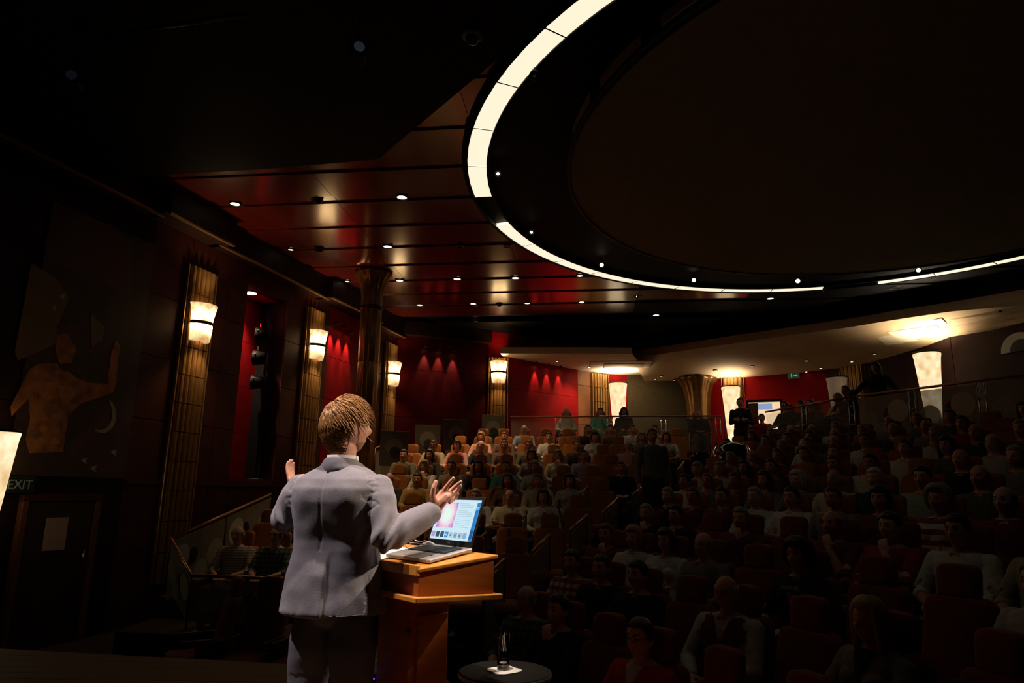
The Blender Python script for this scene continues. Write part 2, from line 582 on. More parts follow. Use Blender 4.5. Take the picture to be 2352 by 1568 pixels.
# two thin black lips around the lit ring
disc('ring_lip', R_OUT, R_OUT + .05, CEIL - .09, CEIL - .02, M['black_ceiling'], parent=moat)
disc('ring_lip', R_IN - .05, R_IN, CEIL - .09, CEIL - .02, M['black_ceiling'], parent=moat)
DOME_C = CU * (4.24 * 1.15) + CV * (8.36 * 1.15)
dome_z = 1.38 + (5.46 - 1.38) * 1.15
DR = 4.47 * 1.15
b = MB()
b.lathe([(0.01, dome_z + .2)] + [(DR * t, dome_z + .2 * (1 - t ** 3)) for t in (0.2, 0.4, 0.6, 0.75, 0.88, 0.96, 1.0)], 96, (DOME_C.x, DOME_C.y, 0))
dome = thing('ceiling_dome', 'large round brown cloth dome inside the lit ceiling ring', 'ceiling dome', (0, 0, 0))
b.build('dome_cloth', M['dome'], dome, True)
b = MB()
b.lathe([(DR, dome_z - .02), (DR + .05, dome_z - .02), (DR + .06, dome_z + .05), (DR + .02, dome_z + .06), (DR + .02, dome_z + .34), (DR + .1, dome_z + .38)], 120, (DOME_C.x, DOME_C.y, 0))
b.build('rim', M['black'], dome, True)
M['slot'] = mat('slot_glass', (0.55, 0.38, 0.28), 0.3, spec=0.8)
for kk in range(5):
    th = R(168 + kk * 13.5 + 16)
    disc('slot_panel', DR + .022, DR + .032, dome_z + .12, dome_z + .30, M['slot'], DOME_C, 8, th, th + R(10), dome)

# ---- lit ring: three arcs of opal panels
def ring_ang(px, py):
    p = atZ(px, py, CEIL)
    return math.atan2(p.y - RING_C.y, p.x - RING_C.x)
def arc(label, th0, th1, n):
    t = thing('ring_light', label, 'ceiling light', (RING_C.x, RING_C.y, CEIL - .07), 0, 'arcs of the lit ceiling ring')
    for i in range(n):
        a0 = th0 + (th1 - th0) * i / n
        a1 = th0 + (th1 - th0) * (i + 1) / n
        g = 0.0012 * (1 if th1 > th0 else -1)
        b = MB()
        b.lathe([(R_IN, 0), (R_OUT, 0), (R_OUT, .04), (R_IN, .04), (R_IN, 0)], 10, (0, 0, 0), a0=min(a0 + g, a1 - g), a1=max(a0 + g, a1 - g))
        b.build('opal_panel', M['ring'], t)
        b = MB()
        b.lathe([(R_IN - .01, -.006), (R_OUT + .01, -.006), (R_OUT + .01, .04), (R_IN - .01, .04), (R_IN - .01, -.006)], 2, (0, 0, 0), a0=a1 - .0018, a1=a1 + .0018)
        if i < n - 1:
            b.build('divider', M['black'], t)
arc('left arc of the lit ceiling ring, wide cream panels', R(171.5), R(171.5 + 10.45 * 8), 8)
arc('middle arc of the lit ceiling ring, the longest one in view', R(159.9), R(71.8), 8)
arc('thin arc of the lit ceiling ring running off at the right', R(61), R(61 - 64), 6)

# ---- spotlights in the dark band inside the ring
SPOTS = [(1228, 172, 0, 0), (1144, 398, 1, 0), (1221, 533, 1, 1), (1382, 608, 2, 1), (1594, 643, 2, 1), (1833, 645, 3, 1), (2110, 620, 2, 1)]
spot_names = ['unlit spotlight near the top of the ceiling ring', 'spotlight just inside the end of the left ring arc', 'spotlight inside the ring, just past the first gap',
              'glaring spotlight above the first third of the middle ring arc', 'glaring spotlight above the middle of the middle ring arc',
              'brightest starry spotlight near the right end of the middle ring arc', 'glaring spotlight above the thin right ring arc']
AIM = Vector((-0.45, 3.0, 1.25))
AIM2 = Vector((-0.12, 3.05, 0.85))
for (px, py, lv, beam), nm in zip(SPOTS, spot_names):
    p = atZ(px, py, CEIL - .16)
    t = thing('ring_spotlight', nm, 'spotlight', p, 0, 'spotlights inside the ceiling ring')
    d = (AIM - p).normalized()
    q = d.to_track_quat('Z', 'Y')
    b = MB(); b.lathe([(0.0, -.09), (.05, -.09), (.06, -.02), (.065, .05), (.055, .05), (.05, .0), (0.0, .0)], 20)
    h = b.build('housing', M['black'], t, True); h.rotation_mode = 'QUATERNION'; h.rotation_quaternion = q
    b = MB(); b.lathe([(0.0, .03), (.042 if lv > 1 else .022, .03)], 20)
    h = b.build('lens', M['bulb_hot'] if lv == 3 else (M['bulb'] if lv else M['slot']), t); h.rotation_mode = 'QUATERNION'; h.rotation_quaternion = q
    MB().tube([(0, 0, .0), (0, 0, .13)], .015).build('bracket', M['black'], t)
    if beam and lv >= 2:
        pw = {2: 450, 3: 1700}[lv]
        lamp('ring_spot_beam', 'SPOT', p + d * .1, AIM if lv == 3 else AIM2, pw, (1.0, 0.76, 0.50), 0.06, 7.6, 0.4)

# one more of them, on the right-hand part of the ring beyond the picture edge, lights the speaker from his right
p = Vector((RING_C.x + 5.75 * math.cos(R(-50)), RING_C.y + 5.75 * math.sin(R(-50)), CEIL - .16))
t = thing('ring_spotlight', 'spotlight on the right part of the ceiling ring, aimed at the lectern', 'spotlight', p, 0, 'spotlights inside the ceiling ring')
d = (AIM - p).normalized(); q = d.to_track_quat('Z', 'Y')
b = MB(); b.lathe([(0.0, -.09), (.05, -.09), (.06, -.02), (.065, .05), (.055, .05), (.05, .0), (0.0, .0)], 20)
h = b.build('housing', M['black'], t, True); h.rotation_mode = 'QUATERNION'; h.rotation_quaternion = q
b = MB(); b.lathe([(0.0, .03), (.05, .03)], 20)
h = b.build('lens', M['bulb_hot'], t); h.rotation_mode = 'QUATERNION'; h.rotation_quaternion = q
MB().tube([(0, 0, .0), (0, 0, .13)], .015).build('bracket', M['black'], t)
lamp('ring_spot_beam', 'SPOT', p + d * .1, Vector((-.30, 3.05, 1.15)), 700, (1.0, 0.78, 0.56), 0.06, 9.5, 0.5)

# ---- recessed downlights in the red ceiling
DL = [(540, 469, 1), (463, 472, .6), (923, 454, 1), (668, 574, .6), (890, 567, 1), (1057, 566, 0), (1165, 566, 0), (798, 647, .6), (918, 645, 1),
      (1050, 641, 1), (1184, 639, 1), (1332, 634, .8), (964, 701, .9), (1087, 698, .9), (1211, 697, .8), (1336, 694, .8), (1466, 681, 1.1),
      (1169, 738, .7), (1092, 738, .5), (1507, 724, 1), (1625, 707, 1), (1769, 686, 1), (1899, 667, 1), (2017, 648, 1), (2057, 661, 1.4), (2146, 637, .8), (1395, 737, .4)]
ordn = ['first', 'second', 'third', 'fourth', 'fifth', 'sixth', 'seventh', 'eighth', 'ninth', 'tenth', 'eleventh', 'twelfth', 'thirteenth', 'fourteenth',
        'fifteenth', 'sixteenth', 'seventeenth', 'eighteenth', 'nineteenth', 'twentieth', 'twenty-first', 'twenty-second', 'twenty-third', 'twenty-fourth', 'twenty-fifth', 'twenty-sixth', 'twenty-seventh', 'twenty-eighth']
order = sorted(range(len(DL)), key=lambda i: DL[i][0])
for rank, i in enumerate(order):
    px, py, s = DL[i]
    p = atZ(px, py, CEIL - 0.005)
    r = 0.075 * (s if s > .3 else .7) + .01
    t = thing('recessed_downlight', ('lit' if s > 0 else 'unlit') + ' round downlight in the red ceiling, ' + ordn[rank] + ' from the left', 'downlight', p, 0, 'downlights in the red ceiling')
    MB().lathe([(r, 0.03), (r, -.004), (r + .022, -.006), (r + .028, .004), (r + .028, .03)], 24).build('trim_ring', M['bronze_dark'], t, True)
    MB().lathe([(0, .012), (r, .010)], 24).build('lens', M['bulb'] if s > 0 else M['slot'], t)
DLW = [(923, 454, 280), (890, 567, 380), (918, 645, 480), (1050, 641, 520), (1184, 639, 300), (964, 701, 480), (1087, 698, 480), (1211, 697, 260), (1336, 694, 60), (1466, 681, 40), (1169, 738, 280)]
for px, py, pw in DLW:
    p = atZ(px, py, CEIL - .06)
    lamp('downlight_beam', 'SPOT', p, p - Vector((0, 0, 1)), pw, (1.0, 0.66, 0.34), 0.07, 54, 0.9)
for (px, py), nm in zip([(728, 460), (733, 573), (1147, 698)], ['first', 'second', 'third']):
    p = atZ(px, py, CEIL)
    b = MB(); b.lathe([(.09, .0), (.085, -.02), (.06, -.045), (.035, -.06), (0, -.06)], 20)
    t = thing('smoke_detector', 'dark smoke detector under the red ceiling, ' + nm + ' from the left', 'smoke detector', p, 0, 'smoke detectors')
    b.build('body', M['black'], t, True)
    MB().lathe([(.11, .006), (.11, -.004), (.09, -.004)], 20).build('base_ring', M['bronze_dark'], t, True)

# ---- dome camera on the black ceiling
p = atZ(1085, 82, CEIL - .13)
t = thing('dome_camera', 'white and black dome security camera on the black ceiling', 'camera', p)
MB().lathe([(.115, .0), (.115, -.012), (.10, -.026), (.075, -.03)], 32).build('base', mat('white_plastic', (0.35, 0.30, 0.27), .5), t, True)
MB().lathe([(.075, -.03), (.072, -.06), (.058, -.088), (.035, -.104), (0, -.11)], 32).build('dome', mat('smoked_dome', (0.02, 0.02, 0.02), .08, spec=.8), t, True)
# stage lanterns hanging in the dark at the upper left
for (px, py, nm) in ((822, 122, 'right'), (170, 185, 'left')):
    p = atZ(px, py, CEIL - .62)
    t = thing('stage_lantern', 'dark stage lantern with a faint bluish lens at upper ' + nm, 'stage light', p, R(20), 'stage lanterns on the black ceiling')
    MB().box((0, 0, 0), (.16, .22, .15)).build('body', M['black'], t, bevel=.02)
    MB().tube([(-.1, 0, 0), (-.1, 0, .16), (.1, 0, .16), (.1, 0, 0)], .01).build('yoke', M['black'], t)
    MB().tube([(0, 0, .16), (0, 0, .5)], .012).build('hanger', M['black'], t)
    MB().tube([(0, -.112, 0), (0, -.118, 0)], .055, 20).build('lens', mat('blue_grey_lens', (0.25, 0.28, 0.42), .15, emit=.05 if nm == 'right' else .012), t)
p0, p1 = atZ(300, 72, CEIL - .5), atZ(520, 40, CEIL - .5)
o = MB().tube([p0 + (p0 - p1) * .3, p1 + (p1 - p0) * .2], .025, 10).build('lighting_bar', mat('grey_pipe', (.12, .11, .11), .3, metal=.8), None, True)
tag(o, 'thin metal lighting bar under the black ceiling at top left', 'pipe')

# ================================================================== LEFT WALL
W_Z0, W_Z1 = FRONT_Z, CEIL
def wall_s(px, py):
    p = at_plane(px, py, W0, WN)
    return (p - W0).dot(WD), p.z
def wp(s, z, out=0.0):
    return W0 + WD * s + WN * out + Vector((0, 0, z))
WRZ = math.atan2(WD.y, WD.x)
wl = struct_root('wall_left', W0, WRZ)      # local x along the wall (to the back), local -y into the room
def lw(b, s0, s1, z0, z1, out0, out1):      # box in wall coordinates
    return b.box(((s0 + s1) / 2, -(out0 + out1) / 2, (z0 + z1) / 2), (s1 - s0, abs(out1 - out0), z1 - z0))
nic0, nic1 = wall_s(541, 900)[0], wall_s(640, 900)[0]
nz0, nz1 = wall_s(560, 1100)[1], wall_s(560, 650)[1]
S0, S1 = -9.0, 9.85
b = MB()
lw(b, S0, nic0, W_Z0, W_Z1, -.2, 0)
lw(b, nic1, S1, W_Z0, W_Z1, -.2, 0)
lw(b, nic0, nic1, W_Z0, nz0, -.2, 0)
lw(b, nic0, nic1, nz1, W_Z1, -.2, 0)
b.build('backing', M['wall_dark'], wl)
NDEP = .66
b = MB(); lw(b, nic1, nic1 + .05, nz0, nz1, -NDEP, -.2); lw(b, nic0 - .05, nic0, nz0, nz1, -NDEP, -.2); b.build('niche_side', M['black'], wl)
for j in range(4):
    b = MB(); lw(b, nic0 - .05, nic1 + .05, nz0 + (nz1 - nz0) * j / 4 + .004, nz0 + (nz1 - nz0) * (j + 1) / 4 - .004, -NDEP - .05, -NDEP); b.build('niche_back_panel', M['wall_red'], wl)
b = MB(); lw(b, nic0 - .05, nic1 + .05, nz1 + .001, nz1 + .06, -NDEP, -.2); b.build('niche_top', M['wall_red'], wl)
red0, red1 = wall_s(745, 850)[0], wall_s(843, 850)[0]
red_top = wall_s(790, 742)[1]
mur0, mur1 = wall_s(52, 800)[0], wall_s(318, 800)[0]
mz0, mz1 = wall_s(200, 1096)[1], wall_s(200, 500)[1]
edges = [S0 + 1.15 * i for i in range(5)] + [mur0, mur1, wall_s(405, 850)[0], wall_s(500, 850)[0], nic0, nic1, wall_s(690, 850)[0], red0, (red0 + red1) / 2, red1, wall_s(900, 850)[0], S1]
edges = sorted(edges)
zed = [W_Z0, 0.4, 1.45, 2.5, 3.55, 4.6, CEIL - .5]
for i in range(len(edges) - 1):
    s0, s1 = edges[i], edges[i + 1]
    if s1 - s0 < .05:
        continue
    for j in range(len(zed) - 1):
        z0, z1 = zed[j], zed[j + 1]
        if nic0 - .01 <= s0 < nic1 - .01 and z1 > nz0 and z0 < nz1:
            z0 = max(z0, nz1) if z0 > nz0 else z0
            z1 = min(z1, nz0) if z1 < nz1 else z1
            if z1 - z0 < .05 or (z0 >= nz0 and z1 <= nz1 + .02 and z0 < nz1):
                continue
            if z0 < nz0 and z1 > nz1:
                continue
        isred = red0 - .01 <= s0 < red1 - .01 and z0 > .3
        bb = MB(); lw(bb, s0 + .006, s1 - .006, z0 + .006, z1 - .006, 0.0, .015 if isred else .05)
        bb.build('wall_panel', M['wall_red'] if isred else (M['wall_dark'] if s1 < mur1 + .05 else M['wall_brown']), wl)
# bulkhead over the wall with its gold line, stepped at each pilaster
for (pa, pb, out) in ((-400, 330, .34), (330, 480, .55), (480, 735, .34), (735, 850, .50), (850, 1000, .34)):
    s0 = max(S0, wall_s(pa, 500)[0] if pa > 0 else S0); s1 = min(S1, wall_s(pb, 600)[0])
    if s1 <= s0:
        continue
    b = MB(); lw(b, s0, s1, CEIL - .5, CEIL - .001, 0, out)
    b.build('bulkhead', M['wall_dark'], wl)
    b = MB(); lw(b, s0, s1, CEIL - .53, CEIL - .5, out - .05, out + .012)
    b.build('gold_line', M['gold_trim'], wl)
# ledge along the foot of the niche and a dado rail
b = MB(); lw(b, mur1, S1, nz0 - .14, nz0 - .08, 0.05, .12); b.build('dado_rail', M['wall_brown'], wl)

# niche contents: a black frame with round stage lanterns
NB = WRZ
t = thing('niche_downlight', 'bright oval downlight at the top of the red wall niche', 'downlight', wp(nic0 + .55, nz1 - .0, -NDEP + .34), NB)
MB().lathe([(.13, -.004), (.155, -.006), (.16, .01)], 24).build('trim_ring', M['bronze_dark'], t, True)
MB().lathe([(0, -.012), (.13, -.010)], 24).build('lens', M['bulb'], t)
pz = wp(nic0 + .42, nz1 - .05, -NDEP + .16)
lamp('niche_light', 'SPOT', pz, pz - Vector((0, 0, 1)) - WN * .08, 330, (1.0, 0.72, 0.5), .06, 90, .7)
for j, (px, py, rr) in enumerate(((603, 769, .17), (596, 822, .16), (592, 878, .15))):
    pp = at_plane(px, py, W0 - WN * .30, WN)
    t = thing('stage_lantern', 'round black lantern in the wall niche, ' + ['top', 'middle', 'bottom'][j] + ' of three', 'stage light', pp, math.atan2(-WN.x, WN.y) + R(25), 'lanterns stacked in the niche')
    MB().tube([(0, .1, 0), (0, -.12, 0), (0, -.13, 0)], [rr * .8, rr, rr], 24).build('housing', M['black'], t, True)
    MB().tube([(0, -.131, 0), (0, -.14, 0)], rr * .72, 24).build('lens', mat('lantern_lens', (.55, .58, .48), .3, spec=.8), t)
    MB().tube([(0, -.05, rr), (0, -.05, rr + .09)], .02).build('bracket', M['chrome'], t)
    for sg in (-1, 1):
        MB().tube([(sg * rr, -.05, 0), (sg * (rr + .07), -.05, .06)], .018).build('yoke_arm', M['rubber'], t)
pp0 = wp(nic1 - .12, nz0 - .0, -.30)
t = thing('lantern_boom', 'vertical black pipe carrying lanterns inside the niche', 'pipe', pp0)
MB().tube([(0, 0, 0), (0, 0, nz1 - nz0 - .3)], .025, 10).build('pipe', M['rubber'], t, True)
MB().lathe([(0, 0), (.16, 0), (.16, .02), (0, .03)], 20).build('base_plate', M['rubber'], t, True)

# three little wall-wash spots in each red bay
def wash(px, py, p0, n, off, label, power, group):
    p = at_plane(px, py, Vector(p0) + Vector(n) * off, n)
    t = thing('wall_washer', label, 'spotlight', p, 0, group)
    MB().lathe([(0, .05), (.028, .05), (.032, -.03), (.026, -.03), (.024, 0), (0, 0)], 14).build('housing', M['bronze_dark'], t, True)
    MB().lathe([(0, -.018), (.025, -.018)], 14).build('lens', M['bulb_hot'], t)
    MB().tube([(0, 0, .03), tuple(-Vector(n) * off + Vector((0, 0, .03)))], .008, 6).build('arm', M['bronze_dark'], t)
    lamp('wall_wash_beam', 'SPOT', p + Vector((0, 0, -.04)), p + Vector((0, 0, -1)) - Vector(n) * .13, power, (1.0, .62, .42), .02, 42, .8)
    return p
for j, (px, py) in enumerate(((772, 742), (790, 752), (808, 763))):
    wash(px, py, W0, WN, .15, 'tiny wall washer over the red bay beside the column, ' + ordn[j] + ' from left', 95, 'washers of the red bay by the column')

# pilasters with their sconces
def pilaster(cxy, nrm, z0, z1, width, segs, label, flutes=5, seg_h=.52, trim=True):
    rz = math.atan2(nrm.y, nrm.x)
    t = thing('fluted_pilaster', label, 'pilaster', (cxy.x, cxy.y, z0), rz, 'fluted bronze pilasters')
    me = None
    n = max(1, int(round((z1 - z0) / seg_h)))
    h = (z1 - z0) / n
    for i in range(n):
        if me is None:
            b = MB()
            b.box((.03, 0, h / 2), (.06, width, h - .012))
            fw = width / flutes
            for k in range(flutes):
                yc = -width / 2 + fw * (k + .5)
                ring0, ring1 = [], []
                for q in range(7):
                    th = math.pi * q / 6 - math.pi / 2
                    ring0.append((.06 + .055 * math.cos(th), yc + fw * .44 * math.sin(th), .008))
                    ring1.append((.06 + .055 * math.cos(th), yc + fw * .44 * math.sin(th), h - .008))
                nq = 7
                vs = ring0 + ring1
                fs = [(q, q + 1, nq + q + 1, nq + q) for q in range(nq - 1)] + [tuple(range(nq)), tuple(range(2 * nq - 1, nq - 1, -1))]
                b.add(vs, fs)
            me = b.mesh('fluted_tile', M['bronze'])
        o = link('fluted_tile', me, t)
        o.location = (0, 0, i * h)
    if trim:
        for sg in (-1, 1):
            MB().box((.05, sg * (width / 2 + .05), (z1 - z0) / 2), (.06, .03, z1 - z0)).build('edge_trim', M['gold_trim'], t, bevel=.008)
    return t
def sconce(cxy, nrm, z, label, r=.215, sc=1.0):
    rz = math.atan2(nrm.y, nrm.x)
    t = thing('alabaster_sconce', label, 'sconce', (cxy.x + nrm.x * .10, cxy.y + nrm.y * .10, z), rz, 'lit sconces on the pilasters')
    scal = lambda th, zz: 1 + .035 * abs(math.sin(th * 5))
    b = MB()
    b.lathe([(r * 1.0, .03), (r * 1.04, .10), (r * 1.12, .20), (r * 1.22, .30), (r * 1.27, .34), (r * 1.22, .345), (r * 1.1, .25), (r * .9, .05)], 40, a0=-math.pi / 2, a1=math.pi / 2, mod=scal)
    b.build('upper_shade', M['alabaster'], t, True)
    MB().lathe([(r * .9, -.03), (r * 1.07, -.03), (r * 1.09, 0), (r * 1.07, .03), (r * .9, .03)], 32, a0=-math.pi / 2, a1=math.pi / 2).build('band', M['bronze_dark'], t, True)
    b = MB()
    b.lathe([(r * 1.03, -.03), (r * 1.02, -.12), (r * .98, -.22), (r * .92, -.32), (r * .86, -.33), (r * .5, -.33)], 40, a0=-math.pi / 2, a1=math.pi / 2, mod=scal)
    b.build('lower_shade', M['alabaster'], t, True)
    q = Vector((cxy.x + nrm.x * .34, cxy.y + nrm.y * .34, z + .36))
    lamp('sconce_glow', 'SPOT', q, q + Vector((nrm.x * .25, nrm.y * .25, 1)), 34, (1.0, .66, .34), .08, 120, .8)
    q = Vector((cxy.x + nrm.x * .34, cxy.y + nrm.y * .34, z - .36))
    lamp('sconce_glow', 'SPOT', q, q + Vector((-nrm.x * .1, -nrm.y * .1, -1)), 24, (1.0, .62, .30), .08, 110, .8)
    return t
PIL = [((442, 745), (455, 620), 'first from the stage, beside the mural'), ((711, 795), (708, 708), 'second from the stage, by the niche'), ((889, 860), (893, 790), 'third from the stage, behind the tall column')]
for (sx, sy), (tx, ty), nm in PIL:
    s, z = wall_s(sx, sy)
    zt = wall_s(tx, ty)[1]
    c = wp(s, 0, .05)
    pilaster(c, WN, FRONT_Z + .6, zt, .62, 0, 'bronze fluted wall pilaster ' + nm)
    sconce(c, WN, z, 'glowing alabaster sconce on the pilaster ' + nm)

# mural on the dark wall
mu = thing('wall_mural', 'dark mural of a bare-chested archer on the left wall', 'mural', wp((mur0 + mur1) / 2, mz0, .05), WRZ)
MUC = (mur0 + mur1) / 2
M['mur_bg'] = mat('mural_ground', (.045, .022, .013), .6, col2=(.075, .04, .018), scale=2.5)
M['mur_skin'] = mat('mural_ochre', (.60, .22, .055), .6, col2=(.22, .075, .025), scale=7, detail=6)
M['mur_light'] = mat('mural_light_ochre', (.72, .28, .075), .6, col2=(.42, .15, .045), scale=9)
M['mur_shadow'] = mat('mural_umber', (.10, .035, .014), .6)
M['mur_pale'] = mat('mural_pale', (.42, .34, .24), .6, col2=(.30, .22, .13), scale=8)
M['mur_olive'] = mat('mural_olive', (.16, .10, .035), .6, col2=(.22, .14, .05), scale=3)
b = MB(); b.box((0, -.02, (mz1 - mz0) / 2), (mur1 - mur0 - .04, .03, mz1 - mz0)); b.build('canvas', M['mur_bg'], mu)
def mural_poly(name, pts, material, th=.004):
    q = []
    for cx, cy in pts:
        s, z = wall_s(cx / 1.96, 400 + cy / 1.96)
        q.append((s - MUC, z - mz0))
    n = len(q)
    vs = [(x, -.035, z) for x, z in q] + [(x, -.035 - th, z) for x, z in q]
    fs = [tuple(range(n)), tuple(range(2 * n - 1, n - 1, -1))] + [(i, n + i, n + (i + 1) % n, (i + 1) % n) for i in range(n)]
    bm = bmesh.new()
    bvs = [bm.verts.new(v) for v in vs]
    for f in fs:
        bm.faces.new([bvs[i] for i in f])
    bmesh.ops.recalc_face_normals(bm, faces=bm.faces)
    me = bpy.data.meshes.new(name); bm.to_mesh(me); bm.free(); me.materials.append(material)
    return link(name, me, mu)
mural_poly('painted_sky', [(120, 400), (230, 470), (290, 560), (250, 650), (240, 760), (60, 840), (45, 800)], M['mur_olive'], .002)
mural_poly('painted_arch', [(180, 300), (240, 230), (360, 190), (480, 230), (570, 330), (575, 560), (430, 480), (300, 430), (200, 400)], M['mur_shadow'], .002)
mural_poly('painted_torso', [(150, 855), (235, 850), (250, 880), (290, 890), (320, 915), (380, 940), (470, 945), (492, 980), (430, 1005), (345, 1030), (285, 1085), (272, 1180), (262, 1250), (110, 1255), (95, 1190), (115, 1100), (108, 1010), (70, 1045), (30, 1090), (25, 1045), (70, 960), (110, 880)], M['mur_skin'], .005)
mural_poly('painted_arm', [(462, 955), (490, 985), (503, 930), (510, 840), (520, 770), (500, 750), (482, 800), (470, 880)], M['mur_skin'], .007)
mural_poly('painted_head', [(235, 730), (245, 700), (290, 700), (320, 740), (318, 800), (300, 850), (250, 855), (238, 820), (228, 790)], M['mur_skin'], .006)
mural_poly('painted_hair', [(235, 725), (240, 680), (290, 665), (335, 700), (325, 780), (305, 760), (280, 715)], M['mur_shadow'], .009)
for rr in (((165, 930), (225, 940), (235, 1000), (190, 1020), (150, 990)), ((240, 950), (300, 960), (320, 990), (280, 1030), (245, 1000))):
    mural_poly('painted_chest', rr, M['mur_light'], .008)
for k in range(3):
    for j in range(2):
        x0 = 150 + j * 55; y0 = 1075 + k * 55
        mural_poly('painted_muscle', [(x0 + 12, y0), (x0 + 34, y0 + 3), (x0 + 42, y0 + 18), (x0 + 32, y0 + 32), (x0 + 12, y0 + 30), (x0 + 2, y0 + 15)], M['mur_light'], .008)
mural_poly('painted_cloth', [(300, 1200), (400, 1120), (460, 1060), (480, 1120), (380, 1200), (290, 1290)], M['mur_shadow'], .004)
cres = [(440 + 62 * math.cos(R(d)), 1085 + 80 * math.sin(R(d))) for d in range(-60, 130, 15)] + [(428 + 58 * math.cos(R(d)), 1078 + 74 * math.sin(R(d))) for d in range(115, -50, -15)]
mural_poly('painted_crescent', cres, M['mur_pale'], .009)
mural_poly('painted_pennant', [(388, 630), (450, 690), (440, 745), (392, 780)], M['mur_olive'], .006)
for fx, fy in ((358, 1288), (400, 1325), (492, 1252), (258, 552), (220, 602)):
    mural_poly('painted_flower', [(fx - 14, fy), (fx - 4, fy - 10), (fx + 14, fy - 14), (fx + 8, fy + 4), (fx + 12, fy + 16), (fx - 4, fy + 8)], M['mur_pale'], .006)

# door below the mural with a notice and an exit sign
dz = FRONT_Z
ds0, dz1 = wall_s(52, 1152)
ds1 = wall_s(205, 1155)[0]
door = struct_root('door_1', wp((ds0 + ds1) / 2, dz, .05), WRZ)
DW = ds1 - ds0; DH = dz1 - dz
M['door'] = mat('dark_door', (.03, .014, .008), .5, col2=(.04, .018, .01), scale=5)
MB().box((0, -.03, DH / 2), (DW, .05, DH)).build('door_leaf', M['door'], door, bevel=.01)
for sx in (-1, 1):
    MB().box((sx * (DW / 2 + .05), -.04, DH / 2), (.09, .09, DH + .1)).build('door_jamb', mat('jamb_wood', (.14, .05, .015), .5), door, bevel=.01)
MB().box((0, -.04, DH + .05), (DW + .2, .09, .1)).build('door_head', M['wall_brown'], door, bevel=.01)
MB().tube([(DW * .4, -.09, 1.0), (DW * .4, -.09, 1.25)], .012).build('door_handle', M['chrome'], door, True)
s, z = wall_s(113, 1225)
o = MB().box((0, 0, 0), (.34, .006, .44)).build('paper_notice', mat('notice_paper', (.55, .38, .28), .8)); o.location = wp(s, z, .115); o.rotation_euler = (0, 0, WRZ)
tag(o, 'plain paper notice pinned to the dark side door', 'notice')
s, z = wall_s(26, 1113)
t = thing('exit_sign', 'faint greenish EXIT sign above the dark side door', 'sign', wp(s, z, .12), WRZ)
MB().box((0, 0, 0), (.44, .06, .22)).build('box', mat('sign_green', (.008, .016, .012), .4), t, bevel=.01)
def text3d(s, size, material, parent, loc, rot, name='lettering', ex=.002):
    cu = bpy.data.curves.new(name, 'FONT'); cu.body = s; cu.size = size; cu.extrude = ex; cu.align_x = 'CENTER'; cu.align_y = 'CENTER'
    me = evaluated_mesh(bpy.data.objects.new('tmp', cu))
    me.materials.append(material)
    o = link(name, me, parent); o.location = loc; o.rotation_euler = rot
    return o
text3d('EXIT', .17, mat('sign_letter', (.25, .32, .30), .4, emit=.006), t, (0, -.034, 0), (R(90), 0, 0))

# ================================================================== REAR WALLS
def xy(v): return Vector((v.x, v.y, 0))
K1 = xy(wp(S1, 0))
K2 = xy(atY(1122, 800, 21.0))
K2b = xy(atY(1167, 800, 21.1))
SZ = 5.55
K3 = xy(atZ(1325, 848, SZ))
K3b = xy(atZ(1356, 853, SZ))
K4 = xy(atZ(1392, 858, SZ))
K5 = xy(atZ(1440, 866, 5.45))
K6 = xy(atZ(1585, 871, 5.35))
K7 = xy(atZ(1658, 866, 5.3))
K7b = xy(atZ(1706, 864, 5.3))
K8 = xy(atZ(1898, 848, 5.3))
K9 = xy(atZ(1990, 832, 5.3))
K10 = xy(atZ(2185, 775, 5.3))
K11 = xy(atZ(2352, 738, 5.3))
K12 = K11 + (K11 - K10) * 2.2
def wall_seg(name, p0, p1, z0, z1, material, pw=1.15, ph=1.25, backing='wall_dark'):
    d = (p1 - p0); L = d.length; rz = math.atan2(d.y, d.x)
    r = struct_root(name, p0, rz)
    MB().box((L / 2, .1, (z0 + z1) / 2), (L, .2, z1 - z0)).build('backing', M[backing], r)
    nx = max(1, round(L / pw)); nz = max(1, round((z1 - z0) / ph))
    me = MB().box((0, 0, 0), (L / nx - .010, .04, (z1 - z0) / nz - .010)).mesh('wall_panel', M[material])
    for i in range(nx):
        for j in range(nz):
            o = link('wall_panel', me, r)
            o.location = (L * (i + .5) / nx, -.02, z0 + (z1 - z0) * (j + .5) / nz)
    return r, Vector((d.y, -d.x, 0)).normalized()
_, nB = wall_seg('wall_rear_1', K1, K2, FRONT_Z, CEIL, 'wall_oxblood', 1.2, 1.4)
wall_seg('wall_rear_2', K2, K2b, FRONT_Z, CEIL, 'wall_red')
_, nC = wall_seg('wall_rear_3', K2b, K3, 1.0, CEIL, 'wall_red', 2.2, 2.0, 'wall_red')
_, nC2 = wall_seg('wall_rear_4', K3, K3b, 1.0, CEIL, 'wall_orange')
_, nD = wall_seg('wall_rear_5', K3b, K4, 1.0, CEIL, 'wall_orange')
wall_seg('wall_rear_6', K4, K5, 1.0, CEIL, 'wall_red')
_, nE = wall_seg('wall_rear_7', K5, K6, 1.0, CEIL, 'wall_olive', 1.6, 4)
wall_seg('wall_rear_8', K6, K7, 1.0, CEIL, 'wall_red', 2, 4, 'wall_red')
_, nF = wall_seg('wall_rear_9', K7, K7b, 1.0, CEIL, 'wall_brown')
_, nG = wall_seg('wall_rear_10', K7b, K8, 1.0, CEIL, 'wall_red', 1.8, 2.2, 'wall_red')
_, nH = wall_seg('wall_rear_11', K8, K9, 1.0, CEIL, 'wall_brown')
_, nI = wall_seg('wall_rear_12', K9, K10, 1.0, CEIL, 'wall_dark', 1.6, 2.2)
_, nJ = wall_seg('wall_rear_13', K10, K12, 1.0, CEIL, 'wall_dark', 2.0, 2.2)
